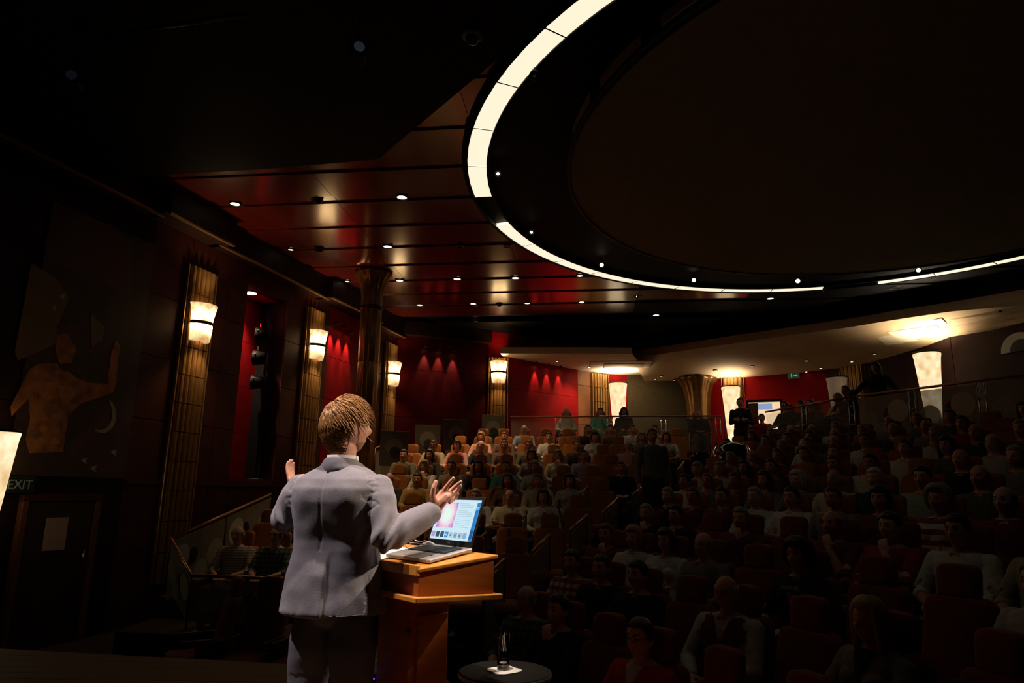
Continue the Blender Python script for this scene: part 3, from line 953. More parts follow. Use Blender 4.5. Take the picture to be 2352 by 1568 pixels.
# a shallow dark bulkhead over the rear-left wall, and its red bay washers
b = MB(); d = (K2 - K1); q = [K1, K2, K2 + nB * .3, K1 + nB * .3]
b.prism([(p.x, p.y) for p in q], CEIL - .42, CEIL - .002); struct(b.build('trim_1', M['wall_dark']))
for j, (px, py) in enumerate(((978, 795), (1010, 800), (1043, 806))):
    wash(px, py, K1, nB, .16, 'tiny wall washer on the dark rear-left wall, ' + ordn[j] + ' from left', 90, 'washers of the dark rear-left wall')
for j, (px, py) in enumerate(((1234, 834), (1261, 839), (1288, 843))):
    wash(px, py, K2b, nC, .16, 'tiny wall washer over the bright red rear wall, ' + ordn[j] + ' from left', 60, 'washers of the bright red rear wall')
lamp('red_wall_glow', 'SPOT', atZ(1356, 843, SZ - .08), (K3 + (K2b - K3) * .2) + Vector((0, 0, 3.4)), 130, (1, .62, .4), .08, 80, .9)
# pilaster four with its sconce, and the ribbed ones below the cream soffit
c4 = (K2 + K2b) / 2; n4 = Vector(((K2b - K2).y, -(K2b - K2).x, 0)).normalized()
z4 = at_plane(1140, 857, c4, n4).z; zt4 = at_plane(1140, 822, c4, n4).z
pilaster(c4 + n4 * .05, n4, 1.0, zt4, .50, 0, 'bronze fluted wall pilaster left of the bright red rear wall')
sconce(c4 + n4 * .05, n4, z4, 'glowing alabaster sconce left of the bright red rear wall', r=.215)
c5 = (K3b + K4) / 2
pilaster(c5 + nD * .05, nD, 1.5, 5.5, (K4 - K3b).length * .85, 0, 'pale gold fluted pilaster beside the rear cone lamp')
c6 = (K7 + K7b) / 2
pilaster(c6 + nF * .05, nF, 4.6, 5.28, (K7b - K7).length * .9, 0, 'short gold fluted block above the middle cone lamp')
c8 = (K8 * .35 + K9 * .65)
pilaster(c8 + nH * .05, nH, 1.8, 5.25, (K9 - K8).length * .45, 0, 'brown fluted pilaster behind the standing presenter at right', seg_h=.9)

# ---- cream soffit over the rear seats
def soffit(name, front, rear, zf0, zf1, zr, m_under, m_face):
    fb = [atZ(px, py, zf1) for px, py in front]          # top edge of the front face as seen
    rb = [atZ(px, py, zr) for px, py in rear]
    r = struct_root(name)
    b = MB(); n = len(fb)
    vs = [(p.x, p.y, zf1) for p in fb] + [(p.x, p.y, zf0) for p in fb]
    b.add(vs + [(p.x + .08 * NR.x, p.y + .3, zf1) for p in fb], [(i, n + i, n + i + 1, i + 1) for i in range(n - 1)])
    b.build('soffit_face', m_face, r)
    b = MB()
    vs = [(p.x, p.y, zf0) for p in fb] + [tuple(p) for p in rb]
    # subdivide front-to-back for a smooth shape
    steps = 4; g = []
    for s in range(steps + 1):
        tt = s / steps
        g += [Vector((fb[i].x, fb[i].y, zf0)).lerp(rb[i], tt) for i in range(n)]
    b.add(g, [(s * n + i, (s + 1) * n + i, (s + 1) * n + i + 1, s * n + i + 1) for s in range(steps) for i in range(n - 1)])
    o = b.build('soffit_underside', m_under, r)
    return o
sofL = soffit('ceiling_soffit_left', [(1150, 797), (1250, 797), (1350, 797), (1452, 798)], [(1158, 822), (1240, 840), (1325, 850), (1500, 874)], SZ, SZ + .2, SZ - .02, M['cream'], M['cream'])
sofR = soffit('ceiling_soffit_right', [(1452, 806), (1560, 790), (1700, 768), (1850, 746), (1960, 730), (2050, 714), (2180, 694), (2352, 664), (2600, 615)],
              [(1480, 875), (1590, 873), (1700, 867), (1830, 856), (1930, 845), (1990, 834), (2150, 790), (2352, 740), (2600, 680)], 5.72, 5.95, 5.25, M['tan'], M['tan'])
from mathutils.bvhtree import BVHTree
def bvh_of(o):
    me = o.data
    return BVHTree.FromPolygons([tuple(v.co) for v in me.vertices], [tuple(p.vertices) for p in me.polygons])
bvhs = [bvh_of(sofL), bvh_of(sofR)]
SD = [(1279, 829, .7), (1356, 843, 1.5), (1436, 853, .6), (1430, 867, .7), (1464, 869, .7), (1505, 871, .7), (1548, 872, .7), (1519, 863, .8), (1644, 850, 1), (1727, 841, .8), (1853, 828, .9), (1885, 845, .8),
      (1906, 849, .8), (1852, 853, .7), (1957, 830, .8), (2010, 812, .9), (2060, 817, .8), (2141, 796, .9), (2173, 785, .9), (2300, 716, 1.1)]
for j, (px, py, s) in enumerate(sorted(SD)):
    best = None
    d = ray(px, py)
    for bv in bvhs:
        h = bv.ray_cast(CAM, d)
        if h[0] is not None and (best is None or h[3] < best[1]):
            best = (h[0], h[3])
    if best is None:
        continue
    p = best[0] - Vector((0, 0, .012))
    r = .055 * s
    t = thing('recessed_downlight', 'small downlight in the cream soffit, ' + ordn[j] + ' from the left', 'downlight', p, 0, 'downlights in the cream soffit')
    MB().lathe([(r, 0.03), (r, -.004), (r + .015, -.006), (r + .02, .03)], 16).build('trim_ring', M['bronze_dark'], t, True)
    MB().lathe([(0, .004), (r, .002)], 16).build('lens', M['bulb'], t)
# stepped coffers near the two bright lamp zones
for (cx, cy, w_, rz) in ((1425, 836, 1.15, -.1), (2095, 762, 1.1, -.95)):
    h = None
    for bv in bvhs:
        q = bv.ray_cast(CAM, ray(cx, cy))
        if q[0] is not None:
            h = q[0]; hn = q[1]
    if h is not None:
        if hn.z < 0:
            hn = -hn
        o = struct(MB().box((0, 0, -.01), (w_ * 1.7, w_, .035)).build('trim_2', M['cream'], bevel=.01)); o.location = h; o.rotation_mode = 'QUATERNION'; o.rotation_quaternion = Vector((0, 0, 1)).rotation_difference(hn) @ Matrix.Rotation(rz, 3, 'Z').to_quaternion()
        MB().box((.1, .1, -.035), (w_ * 1.1, w_ * .65, .03)).build('coffer_step', M['cream'], o, bevel=.01)

# ---- tall cone lamps of alabaster
def cone_lamp(px, ptop, Y, rtop, h, label, material, power):
    p = atY(px, ptop, Y)
    t = thing('cone_lamp', label, 'lamp', (p.x, p.y, p.z - h), 0, 'tall alabaster cone lamps')
    b = MB(); rb = rtop * .50
    prof = [(rb, 0)] + [(rb + (rtop * .93 - rb) * (k / 8) ** .95, h * .92 * k / 8) for k in range(1, 9)] + [(rtop, h * .985), (rtop * .97, h), (rtop * .9, h * .97)]
    b.lathe(prof, 36)
    b.build('shade', material, t, True)
    MB().lathe([(rtop * .98, h - .005), (rtop * 1.04, h), (rtop * 1.04, h + .03), (rtop * .96, h + .03)], 36).build('top_ring', M['bronze_dark'], t, True)
    MB().lathe([(0, -.35), (rb * .75, -.35), (rb * 1.08, -.05), (rb * 1.08, .02), (rb, .02)], 28).build('foot', M['bronze_dark'], t, True)
    zb_ = (REAR_Z if px > 300 else FRONT_Z) - (p.z - h)
    if zb_ < -.36:
        MB().tube([(0, 0, zb_), (0, 0, -.34)], rb * .4, 16).build('stand', M['bronze_dark'], t, True)
        MB().lathe([(0, zb_), (rb * 1.1, zb_), (rb * 1.1, zb_ + .03), (0, zb_ + .05)], 24).build('base_plate', M['bronze_dark'], t, True)
    if power:
        lamp('cone_lamp_glow', 'SPOT', (p.x, p.y, p.z + .03), (p.x, p.y, p.z + 5), power, (1.0, .86, .64), .12, 150, .6)
    return t
cone_lamp(1419, 881, 23.0, .31, 1.9, 'lit cone lamp behind the rear rail, leftmost of the three lit in the hall', M['alabaster_lamp'], 190)
cone_lamp(1678, 889, 22.3, .30, 1.9, 'lit cone lamp beside the standing dark figures', M['alabaster_lamp'], 80)
cone_lamp(2128, 812, 16.6, .31, 1.75, 'lit cone lamp behind the right balustrade', M['alabaster_lamp'], 150)
cone_lamp(1921, 868, 19.5, .28, 1.6, 'dim unlit cone lamp behind the right gangway', M['alabaster_dim'], 0)
pp = at_plane(2, 992, W0 + WN * .35, WN)
cone_lamp(2, 992, pp.y, .22, 1.15, 'lit cone lamp cut off by the left picture edge', M['alabaster_lamp'], 0)

# ---- fluted columns
def column(c, z0, z1, r, label):
    t = thing('fluted_column', label, 'column', (c.x, c.y, z0), 0, 'fluted bronze columns')
    fl = lambda th, z: 1 - .07 * abs(math.cos(th * 6)) ** .7
    H = z1 - z0; cap = 1.25 * r / .34
    nseg = max(1, int((H - cap) / 1.05)); hs = (H - cap) / nseg
    for i in range(nseg):
        MB().lathe([(r * .97, i * hs), (r, i * hs + .02), (r, (i + 1) * hs - .02), (r * .97, (i + 1) * hs)], 72, mod=fl).build('drum', M['bronze_col'], t, True)
    zb = H - cap
    MB().lathe([(r, zb - .02), (r * 1.07, zb), (r * 1.07, zb + .06), (r, zb + .08)], 48).build('neck_band', M['bronze_dark'], t, True)
    sc = lambda th, z: 1 + .10 * max(0, (z - zb) / cap) * abs(math.cos(th * 6))
    MB().lathe([(r * .98, zb + .06), (r * 1.0, zb + cap * .35), (r * 1.08, zb + cap * .6), (r * 1.28, zb + cap * .8), (r * 1.6, zb + cap * .93), (r * 1.72, zb + cap * .97), (r * 1.6, zb + cap)], 72, mod=sc).build('capital', M['bronze_col'], t, True)
    MB().lathe([(0, H), (r * 1.8, H), (r * 1.8, H - .05 * r / .34), (r * 1.5, H - .06)], 48).build('abacus', M['bronze_dark'], t, True)
M['bronze_col'] = mat('bronze_column', (0.26, 0.135, 0.045), 0.3, metal=0.6, col2=(0.20, 0.10, 0.03), scale=5)
pc = atZ(858, 628, CEIL - .02)
column(xy(pc), FRONT_Z, CEIL - .01, .240, 'tall fluted bronze column with flared capital behind the speaker')
pc = atZ(1601, 868, 5.33)
column(xy(pc), 1.5, 5.33, .40, 'dark red-brown fluted column under the rear soffit')
# ================================================================== BALUSTRADES AND HANDRAILS
def balustrade(label, tops, h, ladders, printed, group=None, rail_r=.022, seed=1, rail_mat='brass_rail'):
    """tops: 3D points of the handrail; panels hang below it down to h"""
    t = thing('glass_balustrade', label, 'balustrade', Vector(tops[0]) - Vector((0, 0, h)), 0, group)
    o0 = t.location
    L = [Vector(p) - o0 for p in tops]
    MB().tube(L, rail_r, 10).build('handrail', M[rail_mat], t, True)
    rnd = random.Random(seed)
    for i in range(len(L) - 1):
        a_, b_ = L[i], L[i + 1]
        d = b_ - a_; ln = Vector((d.x, d.y, 0)).length
        if ln < .05:
            continue
        rz = math.atan2(d.y, d.x)
        nrm = Vector((d.y, -d.x, 0)).normalized()
        n = max(1, round(ln / 1.25))
        for k in range(n):
            t0, t1 = k / n + .02 / ln, (k + 1) / n - (.16 if ladders else .03) / ln
            p0, p1 = a_ + d * t0, a_ + d * t1
            hh = h - .10
            b = MB()
            off = nrm * .006
            q = [p0 - Vector((0, 0, .05)), p1 - Vector((0, 0, .05)), p1 - Vector((0, 0, hh)), p0 - Vector((0, 0, hh))]
            b.add([v - off for v in q] + [v + off for v in q], [(0, 1, 2, 3), (7, 6, 5, 4), (0, 4, 5, 1), (1, 5, 6, 2), (2, 6, 7, 3), (3, 7, 4, 0)])
            pn = b.build('glass_panel', M['glassprint'] if printed else M['glass_thin'], t)
            if printed:
                pl = (p1 - p0).length
                for c in range(4):
                    fx = (.18, .62, .80, .42)[c] + rnd.uniform(-.04, .04); fz = (.55, .42, .35, .8)[c]
                    rr = (.20, .13, .21, .17)[c] * h
                    cc = p0.lerp(p1, fx) - Vector((0, 0, .08 + fz * (hh - .1)))
                    if fx * pl < rr:
                        cc = p0.lerp(p1, min(.5, (rr + .02) / pl)) - Vector((0, 0, .08 + fz * (hh - .1)))
                    u = (p1 - p0).normalized()
                    for side in (1, -1):
                        ring = [cc + u * (rr * math.cos(2 * math.pi * q_ / 20)) + Vector((0, 0, rr * math.sin(2 * math.pi * q_ / 20))) + nrm * (.0085 + .001 * c) * side for q_ in range(20)]
                        if side < 0:
                            ring.reverse()
                        ring = [v for v in ring]
                        MB().add(ring, [tuple(range(20))]).build('printed_circle', M[('print_mid', 'print_dark', 'print_pale', 'print_mid')[c]], pn)
            if ladders:
                for e in (1 / ln * .15, 1 / ln * .03):
                    pp = a_ + d * ((k + 1) / n - e)
                    MB().tube([pp, pp - Vector((0, 0, h))], .012, 8).build('post', M['chrome'], t, True)
                pa, pb = a_ + d * ((k + 1) / n - .15 / ln), a_ + d * ((k + 1) / n - .03 / ln)
                for zz in (.18, .36, .54, .72):
                    MB().tube([pa - Vector((0, 0, zz * h)), pb - Vector((0, 0, zz * h))], .008, 6).build('rung', M['chrome'], t, True)
            else:
                pp = a_ + d * (k / n)
                MB().tube([pp, pp - Vector((0, 0, h))], .014, 8).build('post', M['bronze_dark'], t, True)
    return t
M['glass_thin'] = mat('clear_panel', (.5, .45, .36), .1, alpha=.14)
RAIL_L = NL * 17.75
r0, r1 = at_plane(1172, 957, RAIL_L, NL), at_plane(1657, 955, RAIL_L, NL)
balustrade('long glass balustrade with chrome ladder posts in front of the rear lamps', [r0, r1], 1.0, True, False, 'rear balustrades')
NR_RAIL = NR * 11.55
q0, q1, q2 = at_plane(1758, 946, NR_RAIL, NR), at_plane(1962, 910, NR_RAIL, NR), at_plane(2460, 848, NR_RAIL, NR)
balustrade('clear glass balustrade rising from the lit doorway', [q0, q1], 1.0, True, False, 'rear balustrades', seed=2)
balustrade('printed balustrade with big circles below the right cone lamp', [q1 + TR * .06, q2], 1.0, True, True, 'rear balustrades', seed=3)
# left front block
D_ = at_plane(668, 1329, NL * 8.02, NL); C_ = at_plane(440, 1321, NL * 8.02, NL)
B_ = atY(393, 1237, C_.y + .35); A_ = atY(622, 1135, 11.2)
balustrade('printed balustrade climbing the side aisle at far left', [A_, B_], .85, False, True, seed=4)
balustrade('low printed balustrade with copper rail in front of the two left spectators', [B_, C_, D_], .62, False, True, seed=5)
M['screen_base'] = mat('screen_glass', (.075, .065, .045), .35, alpha=.8)
M['screen_mid'] = mat('screen_print', (.12, .105, .075), .35)
# small panels by the rear-left wall
for j, (px, py, Y) in enumerate(((982, 1012, 16.6), (1047, 998, 17.2), (1132, 985, 18.3), (905, 1030, 15.0))):
    p = atY(px, py, Y)
    o = MB().box((0, 0, 0), (.62, .02, .75)).build('printed_screen', M['screen_base'], None, bevel=.004)
    o.location = p; o.rotation_euler = (0, 0, R(20))
    tag(o, 'pale printed glass screen at the side aisle, ' + ['second', 'third', 'fourth', 'first'][j] + ' from the left', 'screen', 'printed screens along the side aisle')
    rr = .2
    MB().tube([(0, -.011, .02), (0, -.014, .02)], rr, 20).build('printed_circle', M['screen_mid'], o)
    MB().tube([(0.02, -.0145, -.08), (0.02, -.0165, -.08)], rr * .6, 20).build('printed_circle', M['print_dark'], o)
    MB().box((0, 0, -.6), (.5, .015, .46)).build('lower_pane', M['glassprint'], o)

def rake_pt(px, py, hgt, right):
    d = ray(px, py)
    if right:   # z - .262*n = c
        n, c = NR, -0.61 - .262 * 2.6 + hgt; k = .262
    else:
        n, c = NL, .67 - .265 * 12.6 + hgt; k = .265
    nn = Vector((-k * n.x, -k * n.y, 1))
    return CAM + d * ((c - CAM.dot(nn)) / d.dot(nn))
HR = [((1111, 1327), (1159, 1284), 1), ((1083, 1254), (1116, 1223), 0), ((1166, 1215), (1208, 1183), 0), ((1219, 1270), (1262, 1227), 1), ((1250, 1178), (1284, 1145), 0),
      ((1309, 1218), (1347, 1183), 1), ((1323, 1141), (1351, 1117), 0), ((1385, 1177), (1418, 1144), 1), ((1528, 1041), (1546, 1023), 0), ((1452, 1139), (1478, 1113), 1),
      ((1555, 1082), (1570, 1060), 1), ((888, 1019), (905, 1004), 0), ((862, 1030), (872, 1017), 0)]
for j, (pa, pb, rt) in enumerate(HR):
    a3 = rake_pt(pa[0], pa[1], .92, rt)
    rb = ray(*pb)
    # the upper end climbs along the aisle
    u = Vector((.44, .90, 0)).normalized()
    b3 = None
    nn = Vector((u.y, -u.x, 0))
    den = rb.dot(nn)
    if abs(den) > 1e-4:
        tt = (a3 - CAM).dot(nn) / den
        b3 = CAM + rb * tt
    if b3 is None or (b3 - a3).length > 1.4 or (b3 - a3).length < .25:
        b3 = a3 + Vector((.28, .57, .22))
    t = thing('aisle_handrail', 'short sloping aisle handrail on a glass fin, ' + ordn[j] + ' counted from the stage', 'handrail', (a3.x, a3.y, a3.z - .92), 0, 'sloping handrails of the aisles')
    b0 = b3 - a3 + Vector((0, 0, .92)); a0 = Vector((0, 0, .92))
    MB().tube([a0, b0], .021, 10).build('rail', M['brass_rail'], t, True)
    MB().tube([a0, (0, 0, 0)], .016, 8).build('post', M['bronze_dark'], t, True)
    MB().tube([b0, b0 - Vector((0, 0, .80))], .016, 8).build('post', M['bronze_dark'], t, True)
    s_ = (b0 - a0); nx = Vector((s_.y, -s_.x, 0)).normalized() * .005
    q = [a0 + s_ * .04 - Vector((0, 0, .06)), a0 + s_ * .96 - Vector((0, 0, .06)), a0 + s_ * .96 - Vector((0, 0, .72)), a0 + s_ * .04 - Vector((0, 0, .80))]
    MB().add([v - nx for v in q] + [v + nx for v in q], [(0, 1, 2, 3), (7, 6, 5, 4), (0, 4, 5, 1), (1, 5, 6, 2), (2, 6, 7, 3), (3, 7, 4, 0)]).build('glass_fin', M['glassprint'], t)

# ================================================================== SEATS
def rounded_slab(w0, w1, z0, z1, y0, y1, d, n=6, round_top=.06, mid=0.0):
    """upholstered slab: width w0 (bottom) to w1 (top), leaning from y0 to y1, depth d, rounded top corners"""
    b = MB(); rows = []
    prof = [(z0, w0)]
    for k in range(1, n):
        z = z0 + (z1 - round_top - z0) * k / (n - 1)
        prof.append((z, w0 + (w1 - w0) * (z - z0) / (z1 - z0)))
    for k in range(1, 4):
        th = math.pi / 2 * k / 3
        prof.append((z1 - round_top + round_top * math.sin(th), w1 - 2 * round_top * (1 - math.cos(th))))
    rings = []
    for z, w_ in prof:
        y = y0 + (y1 - y0) * (z - z0) / (z1 - z0)
        r = []
        for sx, sy in ((-1, -.6), (-.82, -1), (-.4, -1.12), (.4, -1.12), (.82, -1), (1, -.6), (1, .6), (.82, 1), (-.82, 1), (-1, .6)):
            r.append((sx * w_ / 2, y + sy * d / 2, z))
        rings.append(r)
    b.loft(rings)
    return b
seat_parts = []
SEAT_M = {}
sp = []
sp.append(('backrest', rounded_slab(.46, .44, .40, 1.00, .17, .30, .11, round_top=.07).mesh('backrest', M['seat'], True), 'seat'))
sp.append(('headrest', rounded_slab(.25, .27, .985, 1.195, .285, .315, .085, 4, .06).mesh('headrest', M['seat'], True), 'seat'))
b = MB(); b.box((0, -.07, .40), (.46, .48, .13)); tmp = b.build('tmp', M['seat'], None, True, .04, 3); sp.append(('seat_cushion', tmp.data, 'seat')); bpy.data.objects.remove(tmp)
b = MB(); b.box((0, -.02, .60), (.045, .42, .05)); b.box((0, .05, .32), (.03, .26, .53)); tmp = b.build('tmp', M['seat_wood'], None, False, .01, 2); arm_me = tmp.data; bpy.data.objects.remove(tmp)
b = MB(); b.box((0, .05, .18), (.30, .26, .34)); b.box((0, .05, .01), (.36, .32, .02)); ped_me = b.mesh('pedestal', M['black'])
def put_seat(loc, rz, label, group, front=False):
    t = thing('cinema_seat', label, 'seat', loc, rz, group)
    for nm, me, _ in sp:
        o = link(nm, me, t)
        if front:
            o.material_slots[0].link = 'OBJECT'; o.material_slots[0].material = M['seat_shaded']
    for sx in (-1, 1):
        o = link('armrest', arm_me, t); o.location = (sx * .245, 0, 0)
    link('pedestal', ped_me, t)
    return t
SEATS = {}
CAMI = cam.matrix_world.inverted()
def proj(p):
    v = CAMI @ Vector(p)
    return 1176 + F_PX * v.x / -v.z, 784 - F_PX * v.y / -v.z
# ================================================================== PEOPLE
def gauss(x, z, cx, cz, sx, sz): return math.exp(-((x - cx) / sx) ** 2 - ((z - cz) / sz) ** 2)
def head_fn(p, d):
    """skull to face shape; the face looks to -Y"""
    x, y, z = p
    if z < 0:
        k = min(1.0, -z / .115)
        x *= 1 - .30 * k * k
        if y > 0:
            y *= 1 - .42 * k
    if z > .03:
        y *= 1 + .03
    if d.y < 0:
        f = -d.y
        y *= .95
        fr = f ** .5
        y -= fr * (.026 * gauss(x, z, 0, -.022, .011, .020) + .012 * gauss(x, z, 0, .002, .009, .022) + .006 * gauss(x, z, 0, -.062, .022, .009)
                   + .010 * gauss(x, z, 0, -.098, .025, .02) + .006 * gauss(abs(x), z, .030, .034, .024, .009) + .005 * gauss(abs(x), z, .045, -.022, .02, .02))
        y += fr * (.013 * gauss(abs(x), z, .031, .012, .016, .011) + .004 * gauss(x, z, 0, -.048, .03, .006))
    return Vector((x, y, z))
def add_head(pr, c, M3=None, nu=48, nv=36, s=1.0):
    def f(p, d):
        return head_fn(p, d) * s
    b = MB(); b.ellipsoid(c, (.077, .097, .117), nu, nv, M3, fn=f); pr.append(('head', b))
    for sx in (-1, 1):
        b = MB()
        RM = (M3 or Matrix.Identity(3))
        b.ellipsoid(Vector(c) + RM @ Vector((sx * .080 * s, .012 * s, -.006 * s)), (.011 * s, .019 * s, .033 * s), 12, 10, RM @ Matrix.Rotation(sx * R(-22), 3, 'Z') @ Matrix.Rotation(R(-12), 3, 'X'))
        pr.append(('head', b))
def seg(pr, lab, pts, rad, n=14):
    b = MB(); b.tube(pts, rad, n); pr.append((lab, b))
    for p, r in ((pts[0], rad[0]), (pts[-1], rad[-1])):
        rr = r if hasattr(r, '__len__') else (r, r)
        b = MB(); m_ = (rr[0] + rr[1]) / 2; b.ellipsoid(p, (m_, m_, m_), 12, 8); pr.append((lab, b))
def add_hand(pr, w_, dirv, palm_n, side, curl=.5, s=1.0):
    """palm, four unequal fingers and a thumb; dirv points to the knuckles, palm_n out of the palm"""
    d = Vector(dirv).normalized(); n = Vector(palm_n); n = (n - d * n.dot(d)).normalized(); x = d.cross(n) * side
    M3 = Matrix((x, d, n)).transposed()
    b = MB(); b.ellipsoid(Vector(w_) + d * .048 * s, (.040 * s, .055 * s, .017 * s), 16, 10, M3); pr.append(('hand', b))
    for k, (off, ln) in enumerate(((.030, .070), (.010, .078), (-.010, .072), (-.029, .056))):
        p0 = Vector(w_) + d * .085 * s + x * off * s
        d1 = (d + n * .35 * curl).normalized(); d2 = (d + n * 1.3 * curl).normalized(); d3 = (d + n * 2.6 * curl).normalized()
        p1 = p0 + d1 * ln * .45 * s; p2 = p1 + d2 * ln * .32 * s; p3 = p2 + d3 * ln * .25 * s
        b = MB(); b.tube([p0 - d * .02, p0, p1, p2, p3], [.010 * s, .0105 * s, .010 * s, .009 * s, .007 * s], 8); pr.append(('hand', b))
    p0 = Vector(w_) + d * .025 * s + x * .032 * s
    p1 = p0 + (d * .5 + x * .75 + n * .25).normalized() * .036 * s; p2 = p1 + (d * .8 + x * .35 + n * .35).normalized() * .034 * s
    b = MB(); b.tube([p0 - x * .01, p0, p1, p2], [.012 * s, .012 * s, .011 * s, .008 * s], 8); pr.append(('hand', b))
def ringpts(z, rx, ry, cx=0, cy=0, n=28, e=2.4):
    r = []
    for k in range(n):
        th = 2 * math.pi * k / n
        c, s = math.cos(th), math.sin(th)
        r.append((cx + rx * math.copysign(abs(c) ** (2 / e), c), cy + ry * math.copysign(abs(s) ** (2 / e), s), z))
    return r
def remeshed(prims, voxel, smooth=6, fac=.5):
    """one continuous surface out of overlapping closed shapes, plus a label per vertex"""
    tot = MB(); labs = []
    for lab, b in prims:
        tot.add(b.v, b.f); labs += [lab] * len(b.v)
    me = tot.mesh('body', [])
    bm = bmesh.new(); bm.from_mesh(me); bmesh.ops.recalc_face_normals(bm, faces=bm.faces); bm.to_mesh(me); bm.free()
    o = bpy.data.objects.new('tmp', me)
    md = o.modifiers.new('r', 'REMESH'); md.mode = 'VOXEL'; md.voxel_size = voxel; md.use_smooth_shade = True
    if smooth:
        ms = o.modifiers.new('s', 'SMOOTH'); ms.factor = fac; ms.iterations = smooth
    out = evaluated_mesh(o)
    kd = kdtree.KDTree(len(tot.v))
    for i, v in enumerate(tot.v):
        kd.insert(v, i)
    kd.balance()
    vl = [labs[kd.find(v.co)[1]] for v in out.vertices]
    return out, vl
def extract(me, vl, want, off, name, jitter=0.0):
    """a garment: the labelled part of the surface pushed out, rolled inwards at its edges"""
    nv = len(me.vertices)
    keep = [f.vertices[:] for f in me.polygons if all(want(vl[i], me.vertices[i].co) for i in f.vertices)]
    idx = {}; vs = []; fs = []
    cnt = {}
    for f in keep:
        for a_, b_ in zip(f, f[1:] + f[:1]):
            e = (min(a_, b_), max(a_, b_)); cnt[e] = cnt.get(e, 0) + 1
    rim = set()
    for e, c in cnt.items():
        if c == 1:
            rim.update(e)
    for f in keep:
        g = []
        for i in f:
            if i not in idx:
                v = me.vertices[i]
                o_ = off * (.25 if i in rim else 1.0)
                if jitter:
                    o_ += jitter * noise.noise(v.co * 22)
                idx[i] = len(vs); vs.append(v.co + v.normal * o_)
            g.append(idx[i])
        fs.append(g)
    m2 = bpy.data.meshes.new(name); m2.from_pydata(vs, [], fs)
    m2.polygons.foreach_set('use_smooth', [True] * len(m2.polygons)); m2.update()
    return m2
HC = Vector((0, .13, 1.15))      # head centre of every seated figure
def paint_face(me, hc, M3=None, shoes=None):
    """eyes, brows and lips are material regions of the one body mesh"""
    I3 = (M3 or Matrix.Identity(3)).inverted()
    for f in me.polygons:
        q = I3 @ (f.center - hc)
        if q.y < -.055:
            for sx in (-1, 1):
                if abs(q.x - sx * .031) < .010 and abs(q.z - .011) < .005:
                    f.material_index = 1
                if abs(q.x - sx * .031) < .015 and abs(q.z - .033) < .0045:
                    f.material_index = 3
            if abs(q.x) < .018 and abs(q.z + .062) < .0055:
                f.material_index = 2
def seated(pose, fem):
    pr = []
    k = .92 if fem else 1.0
    lean = .16
    cy = lambda z: .07 + (z - .5) * lean
    rings = [ringpts(z, rx * k, ry, 0, cy(z)) for z, rx, ry in ((.46, .13, .10), (.50, .175, .13), (.58, .175, .13), (.68, .158, .118), (.78, .165, .115), (.87, .185, .115), (.93, .19, .105), (.975, .165, .088), (1.005, .105, .07), (1.03, .06, .055))]
    b = MB(); b.loft(rings); pr.append(('shirt', b))
    if fem:
        for sx in (-1, 1):
            b = MB(); b.ellipsoid((sx * .075, cy(.86) - .085, .85), (.062, .05, .06), 14, 10); pr.append(('shirt', b))
    seg(pr, 'neck', [(0, .135, .98), (0, .138, 1.08)], [.055 * k, .052 * k])
    add_head(pr, HC)
    for sx in (-1, 1):
        sh = Vector((sx * .185 * k, cy(.93) + .01, .935))
        if pose == 'cross':
            el = Vector((sx * .245, -.03, .715)); wr = Vector((-sx * .085, -.13 - .03 * (sx > 0), .735 + .02 * sx))
            hd, pn = Vector((-sx * .8, .1, .1)), Vector((0, 1, .2))
        elif pose == 'chin' and sx > 0:
            el = Vector((.20, -.10, .72)); wr = Vector((.065, -.065, .955)); hd, pn = Vector((-.30, .25, .8)), Vector((-.3, .9, -.3))
        else:
            el = Vector((sx * .25, .0, .70)); wr = Vector((sx * .085, -.20, .655)); hd, pn = Vector((-sx * .35, -.8, -.05)), Vector((-sx * .2, 0, -1))
        seg(pr, 'sleeve', [sh, sh.lerp(el, .5), el], [.062 * k, .054 * k, .046 * k])
        seg(pr, 'forearm', [el, el.lerp(wr, .45), wr], [.045 * k, .040 * k, .028 * k])
        add_hand(pr, wr, hd, pn, -sx, .55 if pose != 'chin' else .9)
        hp = Vector((sx * .085, .06, .51)); kn = Vector((sx * .125, -.40, .50)); an = Vector((sx * .125, -.38, .10))
        seg(pr, 'trouser', [hp, hp.lerp(kn, .5), kn], [.092, .080, .060])
        seg(pr, 'trouser', [kn, kn.lerp(an, .4), an], [.060, .056, .038])
        b = MB(); b.ellipsoid((sx * .125, -.45, .05), (.046, .135, .05), 14, 10); pr.append(('shoe', b))
    me, vl = remeshed(pr, .0095, 5)
    for mt in (M['skin'], M['eye'], M['lip'], M['hairs']['dark'], M['shoe']):
        me.materials.append(mt)
    paint_face(me, HC)
    for f in me.polygons:
        if vl[f.vertices[0]] == 'shoe':
            f.material_index = 4
    sh_long = extract(me, vl, lambda l, c: l in ('shirt', 'sleeve', 'forearm') and not (c.z > 1.012), .010, 'shirt', .004)
    sh_short = extract(me, vl, lambda l, c: l in ('shirt', 'sleeve') and not (c.z > 1.005), .012, 'shirt', .004)
    tr = extract(me, vl, lambda l, c: l == 'trouser' or (l == 'shirt' and c.z < .56), .014, 'trousers', .003)
    vneck = extract(me, vl, lambda l, c: l in ('shirt', 'neck') and c.y < .09 and c.z < 1.02 and abs(c.x) < (c.z - .80) * .36, .020, 'shirt_front')
    vest = extract(me, vl, lambda l, c: l == 'shirt' and c.z < 1.0 and not (abs(c.x) < (c.z - .86) * .42 and c.y < .1), .020, 'vest', .003)
    return dict(body=me, long=sh_long, short=sh_short, trousers=tr, vest=vest, vneck=vneck)
